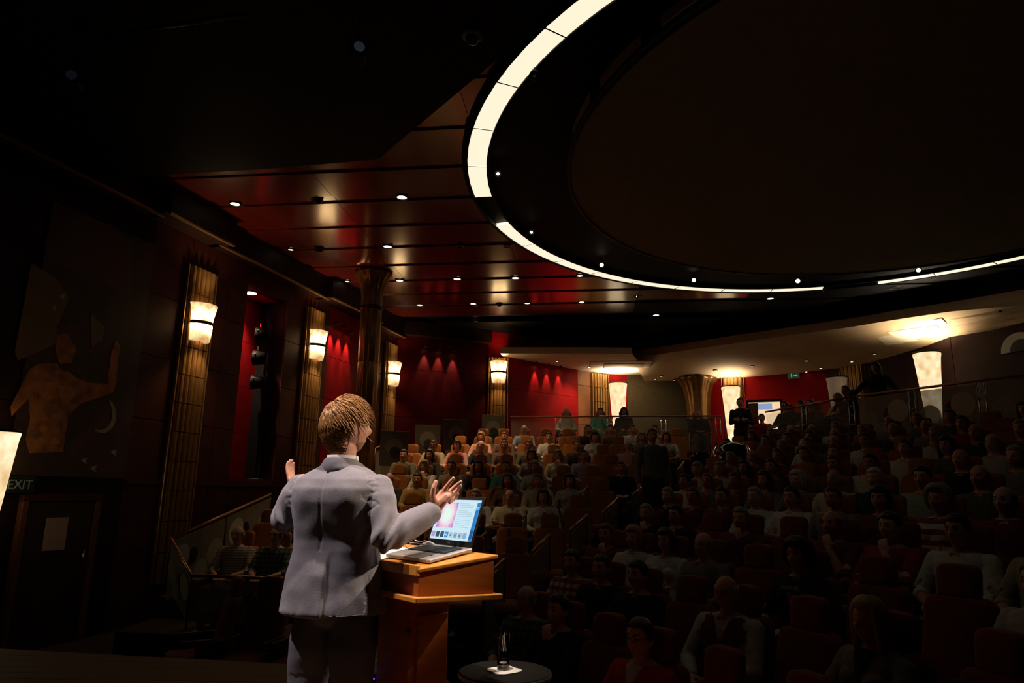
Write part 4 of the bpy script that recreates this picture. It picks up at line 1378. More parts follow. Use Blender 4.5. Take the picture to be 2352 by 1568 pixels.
def hair_mesh(kind, hc=Vector((0, 0, 0)), s=1.0):
    """hair as a solid cap around the skull, with the fall of its style"""
    nph, nv_ = 48, 18
    rx, ry, rz = .077 * s, .097 * s, .117 * s
    outer = []; inner = []
    th = {'full': .022, 'short': .014, 'bald': .008, 'bob': .024, 'long': .024, 'curly': .040}[kind] * s
    phs = [2 * math.pi * i / nph for i in range(nph)]
    full = kind != 'bald'
    if not full:
        phs = [R(62) + R(236) * i / (nph - 1) for i in range(nph)]
    for ph in phs:
        aa = min(ph, 2 * math.pi - ph)       # 0 front, pi back
        t_ = aa / math.pi
        if kind == 'full':
            ze = (.070 if t_ < .32 else (.070 - (t_ - .32) / .12 * .045 if t_ < .44 else (.034 if t_ < .62 else (.034 - (t_ - .62) / .08 * .146 if t_ < .70 else -.112))))
            zt = rz
        elif kind == 'short':
            ze = (.070 if t_ < .30 else (.070 - (t_ - .30) / .12 * .05 if t_ < .42 else (.020 - (t_ - .42) / .2 * .083 if t_ < .62 else -.063)))
            zt = rz
        elif kind == 'bald':
            ze = .0 - min(1, (aa - R(62)) / R(60)) * .055; zt = .045
        elif kind == 'bob':
            ze = .062 if t_ < .30 else (.062 - (t_ - .30) / .09 * .14 if t_ < .39 else -.085)
            zt = rz
        elif kind == 'curly':
            ze = .066 if t_ < .31 else (.066 - (t_ - .31) / .09 * .14 if t_ < .40 else -.075)
            zt = rz
        else:
            ze = .064 if t_ < .30 else (.064 - (t_ - .30) / .10 * .32 if t_ < .40 else -.26)
            zt = rz
        ze *= s
        ze += .006 * s * noise.noise(Vector((math.sin(ph) * 9, math.cos(ph) * 9, 2.0)))
        co, ci = [], []
        for j in range(nv_ + 1):
            f = j / nv_
            if full:
                zz = zt * 1.0 - (zt - ze) * (f ** 1.4 if ze > 0 else f ** 1.15)
            else:
                zz = zt * s + (ze - zt * s) * f
            zc = max(-rz, min(rz, zz))
            zr = zc
            if kind in ('bob', 'long', 'curly') and zc < -.015 * s:
                zr = -.015 * s
            rad = math.sqrt(max(0.0, 1 - (zr / rz) ** 2))
            dx, dy = math.sin(ph), -math.cos(ph)
            tt = th * (1 + .22 * noise.noise(Vector((dx * 3, dy * 3, zz * 18))))
            if kind == 'curly':
                tt = th * (1 + .35 * noise.noise(Vector((dx * 6, dy * 6, zz * 60))))
            if kind == 'long' and zz < -.1:
                tt += (-.1 - zz) * .10
            tt *= 1 - .75 * f ** 5
            if kind in ('short', 'full') and t_ > .6:
                tt *= 1 - .4 * f ** 3
            back = 1.0
            if kind in ('short', 'full') and zz < 0 and dy > 0:
                back = 1 - .42 * min(1, -zz / rz) * .55
            co.append(hc + Vector((dx * (rx * rad + tt * (.6 + .4 * rad)), dy * (ry * rad * back + tt * (.6 + .4 * rad)), zz + (th * (zz / rz) if zz > 0 else 0))))
            ci.append(hc + Vector((dx * rx * rad * .9, dy * ry * rad * .9 * back, zz)))
        outer.append(co); inner.append(ci)
    b = MB(); n1 = nv_ + 1
    vs = [p for c in outer for p in c] + [p for c in inner for p in c]; o2 = len(outer) * n1
    fs = []
    rng = range(len(outer)) if full else range(len(outer) - 1)
    for i in rng:
        i2 = (i + 1) % len(outer)
        for j in range(nv_):
            fs.append((i * n1 + j, i * n1 + j + 1, i2 * n1 + j + 1, i2 * n1 + j))
            fs.append((o2 + i * n1 + j, o2 + i2 * n1 + j, o2 + i2 * n1 + j + 1, o2 + i * n1 + j + 1))
        fs.append((i * n1 + nv_, o2 + i * n1 + nv_, o2 + i2 * n1 + nv_, i2 * n1 + nv_))
        if not full:
            fs.append((i * n1, i2 * n1, o2 + i2 * n1, o2 + i * n1))
    b.add(vs, fs)
    return b.mesh('hair', [], True)
def hm(n, c): return mat('hair_' + n, c, .5, col2=tuple(v * .7 for v in c), scale=60, stretch=(1, 1, .2), bump=.3, bscale=120)
M['hairs'] = {n: hm(n, c) for n, c in dict(dark=(.018, .011, .008), brown=(.07, .035, .018), auburn=(.16, .05, .02), blond=(.42, .25, .10), grey=(.30, .27, .24), white=(.62, .58, .54)).items()}
def cm(n, c): return mat('cloth_' + n, c, .85, col2=tuple(v * .85 for v in c), scale=25, bump=.15, bscale=90)
M['cloth'] = {n: cm(n, c) for n, c in dict(blue_grey=(.30, .35, .42), pink=(.60, .32, .30), black=(.014, .012, .013), brown=(.12, .06, .03), beige=(.42, .34, .22), red=(.55, .03, .03), olive=(.11, .10, .045), white=(.66, .62, .56),
     grey=(.20, .18, .17), teal=(.10, .48, .36), pale_grey=(.48, .45, .40), cream=(.62, .55, .40), mustard=(.32, .20, .05), yellow=(.62, .40, .04), lilac=(.36, .30, .36), pale_blue=(.45, .52, .58), maroon=(.16, .025, .025),
     dark_green=(.02, .055, .035), pale_green=(.36, .44, .33), dark_red=(.30, .025, .022), red_jacket=(.50, .018, .02), vest=(.55, .50, .46), cardigan=(.24, .21, .19)).items()}
M['cloth']['plaid'] = stripe_mat('cloth_plaid', (.62, .56, .50), (.40, .06, .05), 2, 14, (.18, .03, .03), 13)
M['cloth']['plaid_dark'] = stripe_mat('cloth_plaid_dark', (.16, .20, .17), (.05, .07, .06), 2, 18, (.02, .03, .03), 17)
M['cloth']['stripe'] = stripe_mat('cloth_broad_stripe', (.62, .55, .45), (.22, .03, .03), 2, 11)
M['cloth']['stripe_fine'] = stripe_mat('cloth_fine_stripe', (.52, .46, .38), (.26, .22, .18), 2, 32)
M['troucol'] = [cm('denim', (.04, .05, .08)), cm('khaki', (.22, .17, .10)), cm('charcoal', (.03, .03, .032)), cm('black_trousers', (.012, .012, .012))]
M['skins'] = [M['skin'], mat('skin_pale', (.66, .36, .26), .5, col2=(.60, .30, .21), scale=14), mat('skin_ruddy', (.58, .24, .17), .5, col2=(.52, .20, .13), scale=14), mat('skin_brown', (.20, .09, .05), .5)]
BODY = {(p, f): seated(p, f) for p in ('lap', 'cross', 'chin') for f in (False, True)}
HAIR = {k: hair_mesh(k) for k in ('short', 'bald', 'bob', 'long', 'curly')}
b = MB()
for sx in (-1, 1):
    pts = [(sx * .031 + .021 * math.cos(2 * math.pi * k / 14), -.100 + .004 * abs(math.cos(2 * math.pi * k / 14)), .010 + .016 * math.sin(2 * math.pi * k / 14)) for k in range(15)]
    b.tube(pts, .0016, 5)
    b.tube([(sx * .052, -.096, .014), (sx * .079, -.055, .014), (sx * .083, .01, .012)], .0016, 5)
b.tube([(-.010, -.102, .014), (0, -.106, .017), (.010, -.102, .014)], .0016, 5)
GLASSES = b.mesh('glasses', M['laptop_dark'])
def give(o, me_list_mat):
    for i, mt in me_list_mat:
        while len(o.data.materials) <= i:
            o.data.materials.append(None)
        o.material_slots[i].link = 'OBJECT'; o.material_slots[i].material = mt
prand = random.Random(11)
def person(loc, rz, hair, hc, shirt, sleeves, pose, label, group, fem=None, skin=None):
    fem = hair in ('bob', 'long', 'curly') if fem is None else fem
    B = BODY[(pose, fem)]
    o = link('person', B['body'], None)
    o.location = loc; o.rotation_euler = (0, 0, rz)
    sk = M['skins'][skin if skin is not None else prand.choice((0, 1, 2, 0, 1))]
    give(o, [(0, sk), (3, M['hairs'][hc])])
    s = link('shirt', B[sleeves], o); give(s, [(0, M['cloth'][shirt])])
    if shirt in ('vest', 'red'):
        v = link('vest', B['vest'], o); give(v, [(0, M['cloth']['maroon' if shirt == 'vest' else 'red'])])
        if shirt == 'red':
            give(s, [(0, M['cloth']['pink'])])
    if shirt in ('red_jacket', 'cardigan'):
        give(s, [(0, M['cloth'][shirt])])
        v = link('shirt_front', B['vneck'], o)
        give(v, [(0, M['cloth']['white' if shirt == 'red_jacket' else 'black'])])
    t_ = link('trousers', B['trousers'], o); give(t_, [(0, prand.choice(M['troucol']))])
    h = link('hair', HAIR[hair], o); h.location = HC; give(h, [(0, M['hairs'][hc])])
    if 'printed tee' in label:
        pb = MB()
        for (x_, z_, w_, h_, c_) in ((-.03, .93, .09, .022, 0), (.05, .925, .035, .03, 0), (-.055, .86, .05, .06, 1), (.0, .86, .05, .07, 0), (.055, .855, .045, .06, 2)):
            pb.box((x_, -.005 - .04 * (.93 - z_), z_), (w_, .012, h_), 0, c_)
        pb.build('chest_print', [M['cloth']['white'], M['cloth']['dark_green'], M['cloth']['dark_red']], o)
    if 'glasses' in label or (prand.random() < .25 and not fem):
        g = link('glasses', GLASSES, o); g.location = HC
    tag(o, label, 'person', group)
    return o
PEOPLE = [
    ('L', 8, 7, 'bald', 'grey', 'blue_grey', 'long', 'lap', 'bald pink-faced man in pale blue shirt'),
    ('L', 7, 8, 'bob', 'blond', 'pink', 'long', 'lap', 'blond person in pink top'),
    ('L', 6, 7, 'bald', 'grey', 'black', 'long', 'lap', 'bald person in dark jacket'),
    ('L', 7, 7, 'short', 'auburn', 'brown', 'long', 'lap', 'red-haired person in brown top'),
    ('L', 6, 9, 'short', 'dark', 'beige', 'long', 'lap', 'dark-skinned man in beige shirt'),
    ('L', 6, 8, 'bob', 'dark', 'red', 'long', 'lap', 'woman in red vest and pink sleeves'),
    ('L', 5, 9, 'short', 'dark', 'olive', 'long', 'lap', 'man in dark olive shirt'),
    ('L', 5, 8, 'long', 'dark', 'black', 'long', 'lap', 'long-haired person in black'),
    ('L', 4, 7, 'bob', 'blond', 'white', 'long', 'chin', 'fair woman in white, hand at chin'),
    ('L', 4, 6, 'short', 'dark', 'grey', 'long', 'lap', 'dark-haired man in grey shirt'),
    ('L', 4, 5, 'long', 'dark', 'black', 'long', 'lap', 'woman with long dark hair'),
    ('L', 6, 6, 'short', 'brown', 'brown', 'long', 'lap', 'man in brown jacket'),
    ('L', 6, 5, 'short', 'brown', 'olive', 'long', 'lap', 'man in olive green shirt'),
    ('L', 7, 5, 'short', 'dark', 'white', 'long', 'lap', 'dark-haired person with white sleeves'),
    ('L', 5, 4, 'bob', 'dark', 'grey', 'long', 'lap', 'dark-haired woman in grey top'),
    ('L', 4, 4, 'short', 'dark', 'teal', 'short', 'cross', 'man in bright teal shirt'),
    ('L', 4, 3, 'bob', 'blond', 'pale_grey', 'long', 'lap', 'blond woman in pale grey cardigan'),
    ('L', 5, 3, 'bob', 'blond', 'cream', 'long', 'chin', 'blond woman in cream sweater, hand at mouth'),
    ('L', 3, 7, 'bald', 'grey', 'black', 'long', 'lap', 'bald man in black'),
    ('L', 3, 6, 'short', 'dark', 'mustard', 'long', 'lap', 'dark-haired man in dull mustard top'),
    ('L', 2, 4, 'bald', 'grey', 'yellow', 'long', 'lap', 'balding man in yellow shirt'),
    ('L', 5, 2, 'short', 'dark', 'lilac', 'long', 'lap', 'bearded man in lilac grey shirt'),
    ('L', 7, 3, 'bob', 'dark', 'white', 'long', 'lap', 'dark-haired woman in white blouse'),
    ('L', 6, 3, 'short', 'dark', 'black', 'long', 'lap', 'dark-haired man in black'),
    ('L', 8, 4, 'short', 'dark', 'black', 'long', 'lap', 'man in black shirt near the rear rail'),
    ('L', 8, 3, 'short', 'dark', 'brown', 'long', 'lap', 'man in brown near the rear rail'),
    ('L', 6, 1, 'bald', 'grey', 'pink', 'long', 'lap', 'bald man in pink shirt'),
    ('L', 8, 2, 'short', 'brown', 'pale_grey', 'long', 'lap', 'man in pale shirt leaning over'),
    ('L', 7, 1, 'bob', 'grey', 'grey', 'long', 'lap', 'grey-haired woman in grey'),
    ('L', 8, 1, 'short', 'brown', 'white', 'short', 'chin', 'man in white tee with raised hand'),
    ('L', 7, 0, 'bob', 'auburn', 'white', 'short', 'lap', 'woman in white with teal bag'),
    ('L', 3, 2, 'short', 'brown', 'cream', 'long', 'lap', 'broad man in cream sweater'),
    ('L', 2, 1, 'bob', 'dark', 'white', 'long', 'lap', 'woman with black fringe in white top'),
    ('L', 3, 3, 'long', 'brown', 'brown', 'long', 'lap', 'woman with long brown hair'),
    ('L', 2, 3, 'short', 'grey', 'pale_blue', 'long', 'lap', 'grey-haired person in pale blue shirt'),
    ('L', 2, 2, 'bald', 'grey', 'cream', 'short', 'cross', 'bald man in cream shirt, arms folded'),
    ('L', 1, 2, 'short', 'dark', 'black', 'long', 'lap', 'dark-haired man in black, close behind lectern'),
    ('L', 3, 1, 'bob', 'dark', 'pale_grey', 'long', 'lap', 'dark-haired woman in pale grey sweater'),
    ('L', 4, 0, 'short', 'dark', 'black', 'long', 'lap', 'man in dark jacket beside the aisle'),
    ('R', 3, 0, 'short', 'grey', 'black', 'long', 'chin', 'man in black with hand at face'),
    ('R', 2, 1, 'bob', 'blond', 'white', 'long', 'lap', 'white-blond woman in white v-neck'),
    ('R', 3, 1, 'short', 'dark', 'black', 'long', 'lap', 'man with glasses in dark clothes'),
    ('R', 1, 1, 'short', 'brown', 'black', 'long', 'lap', 'bearded man in black at the aisle'),
    ('R', 1, 0, 'short', 'brown', 'plaid', 'short', 'lap', 'man in red and white plaid shirt'),
    ('R', 0, 1, 'short', 'dark', 'black', 'long', 'chin', 'dark-haired woman with hand at chin'),
    ('R', 2, 2, 'bob', 'brown', 'white', 'short', 'cross', 'woman with glasses in white top'),
    ('R', 1, 2, 'short', 'dark', 'black', 'short', 'cross', 'man in black shirt, arms folded'),
    ('R', 2, 0, 'short', 'auburn', 'maroon', 'long', 'chin', 'person in maroon hiding behind hand'),
    ('R', 10, 3, 'bald', 'grey', 'olive', 'long', 'lap', 'bald man with glasses in olive'),
    ('R', 10, 4, 'bald', 'grey', 'white', 'long', 'lap', 'bald man in bright white shirt'),
    ('R', 10, 5, 'short', 'grey', 'pale_blue', 'long', 'chin', 'white-haired man, hand on face'),
    ('R', 9, 7, 'bald', 'grey', 'dark_green', 'short', 'cross', 'bald bearded man in dark green, arms folded'),
    ('R', 8, 6, 'short', 'dark', 'white', 'short', 'lap', 'man with glasses in white shirt'),
    ('R', 10, 8, 'short', 'grey', 'grey', 'long', 'lap', 'grey-haired man in grey below the balustrade'),
    ('R', 9, 8, 'bald', 'grey', 'grey', 'long', 'lap', 'balding man in grey below the balustrade'),
    ('R', 8, 8, 'short', 'grey', 'pale_grey', 'long', 'chin', 'man covering his mouth with his hand'),
    ('R', 7, 8, 'long', 'dark', 'olive', 'long', 'lap', 'woman with long dark hair and patterned scarf'),
    ('R', 7, 7, 'short', 'dark', 'cream', 'long', 'lap', 'man in cream shirt'),
    ('R', 7, 9, 'bald', 'grey', 'pale_grey', 'short', 'lap', 'bald man in pale grey tee'),
    ('R', 6, 9, 'short', 'grey', 'grey', 'long', 'lap', 'heavy man with grey hair'),
    ('R', 8, 10, 'short', 'grey', 'brown', 'long', 'lap', 'grey-haired man at right picture edge'),
    ('R', 5, 6, 'short', 'white', 'dark_green', 'long', 'lap', 'white-haired man in dark green'),
    ('R', 6, 5, 'short', 'brown', 'brown', 'long', 'lap', 'brown-haired person in brown'),
    ('R', 5, 7, 'short', 'dark', 'pale_green', 'short', 'lap', 'man in pale green tee'),
    ('R', 4, 7, 'curly', 'grey', 'stripe', 'short', 'cross', 'curly-haired woman in striped top'),
    ('R', 3, 6, 'short', 'brown', 'dark_red', 'short', 'chin', 'man in red polo, fist at mouth'),
    ('R', 3, 7, 'short', 'dark', 'white', 'short', 'lap', 'young man in white tee with dark shoulder stripes'),
    ('R', 3, 8, 'short', 'dark', 'beige', 'short', 'chin', 'man half cut off by right picture edge'),
    ('R', 3, 5, 'bald', 'brown', 'maroon', 'short', 'chin', 'bald man in maroon shirt, hand at mouth'),
    ('R', 2, 5, 'curly', 'dark', 'black', 'short', 'lap', 'curly dark-haired man in black printed tee'),
    ('R', 4, 3, 'short', 'grey', 'white', 'long', 'lap', 'man in dark vest and white shirt'),
    ('R', 4, 4, 'short', 'dark', 'white', 'short', 'cross', 'man in white shirt, dark hair'),
    ('R', 4, 2, 'short', 'dark', 'maroon', 'long', 'lap', 'dark-haired person in maroon'),
    ('R', 3, 3, 'short', 'grey', 'maroon', 'long', 'chin', 'man in maroon jacket, hand at mouth'),
    ('R', 2, 3, 'bald', 'grey', 'grey', 'long', 'lap', 'balding man in grey button shirt'),
    ('R', 5, 0, 'short', 'dark', 'white', 'long', 'cross', 'man in white shirt beside the aisle'),
    ('R', 6, 1, 'short', 'grey', 'cream', 'long', 'lap', 'grey-haired man in cream shirt'),
    ('R', 6, 2, 'long', 'brown', 'maroon', 'long', 'lap', 'long-haired woman in maroon'),
    ('R', 10, 1, 'bob', 'brown', 'dark_red', 'long', 'lap', 'woman in dusty red top'),
    ('R', 10, 2, 'short', 'grey', 'grey', 'long', 'lap', 'grey-haired man in grey jacket'),
    ('R', 8, 4, 'short', 'brown', 'white', 'long', 'lap', 'person in white beside man in black'),
    ('R', 7, 3, 'short', 'brown', 'black', 'long', 'lap', 'brown-haired person in black'),
    ('R', 7, 5, 'short', 'auburn', 'maroon', 'long', 'lap', 'auburn-haired person in maroon'),
    ('R', 5, 2, 'short', 'brown', 'maroon', 'long', 'lap', 'brown-haired man in maroon'),
    ('R', 6, 3, 'short', 'dark', 'dark_green', 'long', 'lap', 'dark-haired man in dark green'),
    ('R', 7, 4, 'short', 'dark', 'dark_red', 'long', 'lap', 'dark-haired man with red top'),
    ('R', 0, 3, 'short', 'brown', 'red_jacket', 'long', 'lap', 'stout man with glasses in red jacket and tie'),
    ('R', 0, 0, 'bald', 'grey', 'plaid_dark', 'short', 'lap', 'bald man with glasses in dark plaid shirt'),
    ('R', 1, 4, 'bald', 'white', 'vest', 'long', 'lap', 'white-haired man with glasses in maroon vest'),
    ('R', 1, 6, 'long', 'blond', 'cardigan', 'long', 'lap', 'long-haired blond woman in grey cardigan'),
    ('R', 2, 8, 'short', 'brown', 'pale_grey', 'long', 'lap', 'person in grey sweater cut off at right edge'),
    ('L', 0, 7, 'bald', 'grey', 'stripe_fine', 'short', 'lap', 'bald person in fine striped shirt at left rail'),
    ('L', 0, 6, 'bald', 'brown', 'plaid_dark', 'short', 'lap', 'balding person in dark checked shirt at left rail'),
]
TAKEN = {(p[0], p[1], p[2]): p[3:] for p in PEOPLE}
FILL_SH = ['black', 'grey', 'brown', 'maroon', 'olive', 'pale_grey', 'dark_green', 'white', 'cream', 'dark_red']
FILL_HC = ['dark', 'brown', 'grey', 'grey', 'auburn', 'white']
cn = ['one', 'two', 'three', 'four', 'five', 'six', 'seven', 'eight', 'nine', 'ten', 'eleven', 'twelve', 'thirteen', 'fourteen', 'fifteen', 'sixteen', 'seventeen', 'eighteen']
LR = [8.7 + i for i in range(9)]
RR = [2.45 + .82 * i for i in range(11)]
def seat_list():
    out = []
    for r, n in enumerate(LR):
        xr = aisle_x(n); yr = (n - NL.x * xr) / NL.y
        p0 = Vector((xr, yr, 0)) - TL * 1.0
        for j in range(40):
            p = p0 - TL * .53 * j
            if p.x < -4.1:
                break
            p = Vector((p.x, p.y, floorL(n)))
            u, v = proj(p + Vector((0, 0, 1.27)))
            if 655 < u < 872 or (u <= 655 and r > 1) or (r == 6 and u < 920) or (r == 7 and u < 1025) or (r == 8 and u < 1080):
                continue
            out.append(('L', r, j, p, math.atan2(-NL.x, NL.y)))
    for r, n in enumerate(RR):
        yy = (n - NR.x * (2.4 - .493 * 11.5)) / (NR.x * .493 + NR.y)
        p0 = Vector((aisle_x(yy), yy, 0)) + TR * (.45 if r < 3 else .75)
        for j in range(60):
            p = p0 + TR * .55 * j
            if p.y < 1.8:
                break
            p = Vector((p.x, p.y, floorR(n)))
            u, v = proj(p + Vector((0, 0, 1.27)))
            if u > 2400 or v > 1560:
                break
            out.append(('R', r, j, p, math.atan2(-NR.x, NR.y)))
    return out
for blk_, r, j, p, rz in seat_list():
    side = 'left' if blk_ == 'L' else 'right'
    where = '%s row %s, seat %s from aisle' % (side, cn[r], cn[j])
    key = (blk_, r, j)
    who = TAKEN.get(key)
    if who is None and blk_ == 'R' and r >= 4 and random.random() < .62:
        hk = random.choice(['short', 'short', 'short', 'bald', 'bob', 'long'])
        hc_ = random.choice(FILL_HC); sh_ = random.choice(FILL_SH)
        who = (hk, hc_, sh_, random.choice(['long', 'long', 'short']), random.choice(['lap', 'lap', 'cross', 'chin']), '%s-haired %s in %s' % ({'dark': 'dark', 'brown': 'brown', 'grey': 'grey', 'auburn': 'auburn', 'white': 'white'}[hc_], 'woman' if hk in ('bob', 'long') else ('balding man' if hk == 'bald' else 'man'), sh_.replace('_', ' ')))
    rz2 = rz
    if blk_ == 'R':
        to = (Vector((-.6, 3.0, 0)) - Vector((p.x, p.y, 0))).normalized()
        want = math.atan2(to.x, -to.y)
        d = (want - rz + math.pi) % (2 * math.pi) - math.pi
        rz2 = rz + d * .55
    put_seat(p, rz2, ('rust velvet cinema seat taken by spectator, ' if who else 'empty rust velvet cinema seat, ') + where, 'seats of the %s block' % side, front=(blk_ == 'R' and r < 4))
    if who:
        hk, hc_, sh_, sl, po, desc = who
        person(p, rz2 + prand.uniform(-.12, .12), hk, hc_, sh_, sl, po, desc + ', ' + where, 'spectators of the %s block' % side, skin=3 if 'dark-skinned' in desc else None)
# front row on the flat floor at far left
for j in range(5):
    p = NL * 7.15 + TL * (-4.35 + .58 * j) ; p.z = FRONT_Z
    put_seat(p, math.atan2(-NL.x, NL.y) + (R(-50) if j == 0 else 0), 'empty dark seat on the flat floor by the stage, ' + ordn[j] + ' from the left', 'front row by the stage edge', True)

# ---- people behind the rear rails, on chairs of the gangway
GW = [(1300, 938, 'short', 'white', 'pale_grey', 'lap', 'white-haired man behind the rear rail in front of the red wall'), (1379, 936, 'short', 'dark', 'teal', 'chin', 'man in dark teal behind the rear rail, hand on face'),
      (1433, 935, 'long', 'dark', 'black', 'chin', 'long-haired woman behind the rear rail beside the cone lamp'), (1604, 938, 'short', 'grey', 'black', 'lap', 'grey-haired man behind the rear rail below the column'),
      (1931, 885, 'short', 'dark', 'black', 'lap', 'dark-haired man behind the right rail in front of the dim lamp'), (1914, 903, 'bob', 'blond', 'cream', 'lap', 'fair child behind the right rail beside the dim lamp'),
      (1851, 916, 'short', 'auburn', 'brown', 'lap', 'auburn-haired man behind the clear balustrade, right of a pair'), (1829, 919, 'short', 'dark', 'black', 'lap', 'dark-haired man behind the clear balustrade, left of a pair'), (1793, 921, 'short', 'dark', 'black', 'lap', 'lone dark-haired spectator behind the clear balustrade')]
for px, py, hk, hc_, sh_, po, lab in GW:
    left = px < 1650
    p = at_plane(px, py, (NL * 18.4) if left else (NR * 12.3), NL if left else NR)
    n = NL if left else NR
    z = p.z - 1.265
    put_seat((p.x, p.y, z), math.atan2(-n.x, n.y), 'gangway seat of the ' + lab, 'seats of the rear gangway')
    o = person((p.x, p.y, z), math.atan2(-n.x, n.y), hk, hc_, sh_, 'long', po, lab, 'spectators behind the rear rails')
    o_ = MB().box((0, 0, -.2), (.9, .9, .4)).build('platform', M['carpet'], rear); o_.location = (p.x, p.y, z - .001)
# two spectators inside the left balustrade are part of the left block; a bag and a leaflet there
# ---- standing figures
def standing(pose, fem=False):
    pr = []; k = .92 if fem else 1.0
    rings = [ringpts(z, rx * k, ry, 0, 0) for z, rx, ry in ((.84, .15, .10), (.90, .175, .12), (1.0, .168, .115), (1.12, .155, .108), (1.25, .175, .115), (1.36, .19, .112), (1.42, .175, .095), (1.46, .11, .075), (1.49, .06, .055))]
    b = MB(); b.loft(rings); pr.append(('shirt', b))
    seg(pr, 'neck', [(0, .005, 1.44), (0, 0, 1.55)], [.055 * k, .052 * k])
    hc = Vector((0, -.01, 1.62)); add_head(pr, hc)
    for sx in (-1, 1):
        sh = Vector((sx * .19 * k, 0, 1.395))
        if pose == 'rest':
            el = Vector((sx * .25, .03, 1.10)); wr = Vector((sx * .26, -.06, .86)); hd, pn = Vector((0, -.1, -1)), Vector((-sx, 0, 0))
        elif pose == 'lean':
            el = Vector((sx * .36, -.10, 1.18)); wr = Vector((sx * .50, -.26, 1.02)); hd, pn = Vector((sx * .3, -.8, -.3)), Vector((0, 0, -1))
        else:   # arms folded in front, holding
            el = Vector((sx * .245, -.04, 1.12)); wr = Vector((-sx * .02, -.22, 1.16)); hd, pn = Vector((-sx, -.2, .2)), Vector((0, 1, 0))
        seg(pr, 'sleeve', [sh, sh.lerp(el, .5), el], [.062 * k, .055 * k, .047 * k])
        seg(pr, 'forearm', [el, el.lerp(wr, .45), wr], [.046 * k, .041 * k, .028 * k])
        add_hand(pr, wr, hd, pn, -sx, .4)
        hp = Vector((sx * .09, 0, .88)); kn = Vector((sx * .11, -.015, .48)); an = Vector((sx * .12, .02, .09))
        seg(pr, 'trouser', [hp, hp.lerp(kn, .5), kn, kn.lerp(an, .35), an], [.095, .082, .060, .058, .040])
        b = MB(); b.ellipsoid((sx * .125, -.06, .05), (.046, .135, .05), 14, 10); pr.append(('shoe', b))
    me, vl = remeshed(pr, .0095, 5)
    for mt in (M['skin'], M['eye'], M['lip'], M['hairs']['dark'], M['shoe']):
        me.materials.append(mt)
    paint_face(me, hc)
    for f in me.polygons:
        if vl[f.vertices[0]] == 'shoe':
            f.material_index = 4
    return dict(body=me, hc=hc, shirt=extract(me, vl, lambda l, c: l in ('shirt', 'sleeve', 'forearm') and c.z < 1.475, .011, 'shirt', .004), trousers=extract(me, vl, lambda l, c: l == 'trouser' or (l == 'shirt' and c.z < .95), .015, 'trousers', .003))
STAND = {p: standing(p, p == 'lean') for p in ('rest', 'lean', 'fold')}
def stander(head_px, head_py, Y, pose, hair, hc_, shirt, label, rz, scale=1.0):
    p = atY(head_px, head_py, Y)
    B = STAND[pose]
    o = link('person', B['body']); o.location = (p.x, p.y, p.z - 1.745 * scale); o.rotation_euler = (0, 0, rz); o.scale = (scale,) * 3
    give(o, [(0, M['skins'][1])])
    s = link('shirt', B['shirt'], o); give(s, [(0, M['cloth'][shirt])])
    t_ = link('trousers', B['trousers'], o); give(t_, [(0, M['troucol'][2])])
    h = link('hair', HAIR[hair], o); h.location = B['hc']; give(h, [(0, M['hairs'][hc_])])
    tag(o, label, 'person')
    return o
stander(1497, 984, 11.4, 'rest', 'short', 'brown', 'grey', 'man in dark grey shirt standing in the centre aisle', R(5))
stander(1699, 914, 17.2, 'fold', 'short', 'dark', 'black', 'dark standing figure in front of the middle cone lamp', R(-20))
stander(1718, 934, 17.9, 'fold', 'short', 'dark', 'maroon', 'shorter standing figure just right of the middle cone lamp', R(-40), .95)
stander(1749, 950, 17.5, 'rest', 'short', 'brown', 'red', 'standing figure with red tie in front of the lit doorway', R(-30), .93)
stander(2010, 832, 13.6, 'lean', 'long', 'brown', 'black', 'long-haired figure in black leaning on the right rail with spread arms', math.atan2(-NR.x, NR.y) + .3, .98)

# ---- things at the back: lit doorway, exit sign, round black gloss object, projector window
p = atZ(1757, 962, 3.0)
p = atY(1757, 958, 20.4)
dn = Vector((-.35, -.93, 0))
t = thing('lit_doorway', 'bright doorway with a blue poster beyond the clear balustrade', 'doorway', (p.x, p.y, p.z - 1.0), math.atan2(dn.x, -dn.y))
MB().box((0, .03, 1.0), (.9, .05, .9)).build('glow_panel', mat('lit_room', (.9, .75, .5), .5, emit=.9, emit_col=(1, .72, .42)), t)
MB().box((-.05, -.005, 1.32), (.55, .02, .18)).build('poster', mat('blue_poster', (.3, .5, .9), .5, emit=.55, emit_col=(.45, .6, 1)), t)
MB().box((-.33, -.005, 1.02), (.3, .03, .82)).build('door_leaf', M['wall_orange'], t)
for sx in (-1, 1):
    MB().box((sx * .48, 0, .38), (.06, .12, 2.24)).build('jamb', M['bronze_dark'], t)
MB().box((0, .03, -.10), (.9, .05, 1.28)).build('lower_panel', M['wall_dark'], t)
MB().box((0, 0, 1.49), (1.02, .12, .07)).build('lintel', M['bronze_dark'], t)
pp = at_plane(1823, 863, K7b + nG * .12, nG)
t = thing('exit_sign', 'small green pictogram exit sign on the red rear wall', 'sign', pp, math.atan2(nG.x, -nG.y))
MB().box((0, 0, 0), (.36, .05, .17)).build('box', mat('green_sign', (.05, .22, .14), .4, emit=.09), t, bevel=.008)
b = MB(); b.box((-.06, -.028, 0), (.03, .006, .09)); b.box((-.06, -.028, .06), (.03, .006, .03)); b.box((.05, -.028, .0), (.10, .006, .03)); b.box((.10, -.028, 0), (.03, .006, .07), 0)
b.build('pictogram', mat('sign_white', (.7, .8, .7), .4, emit=.25), t)
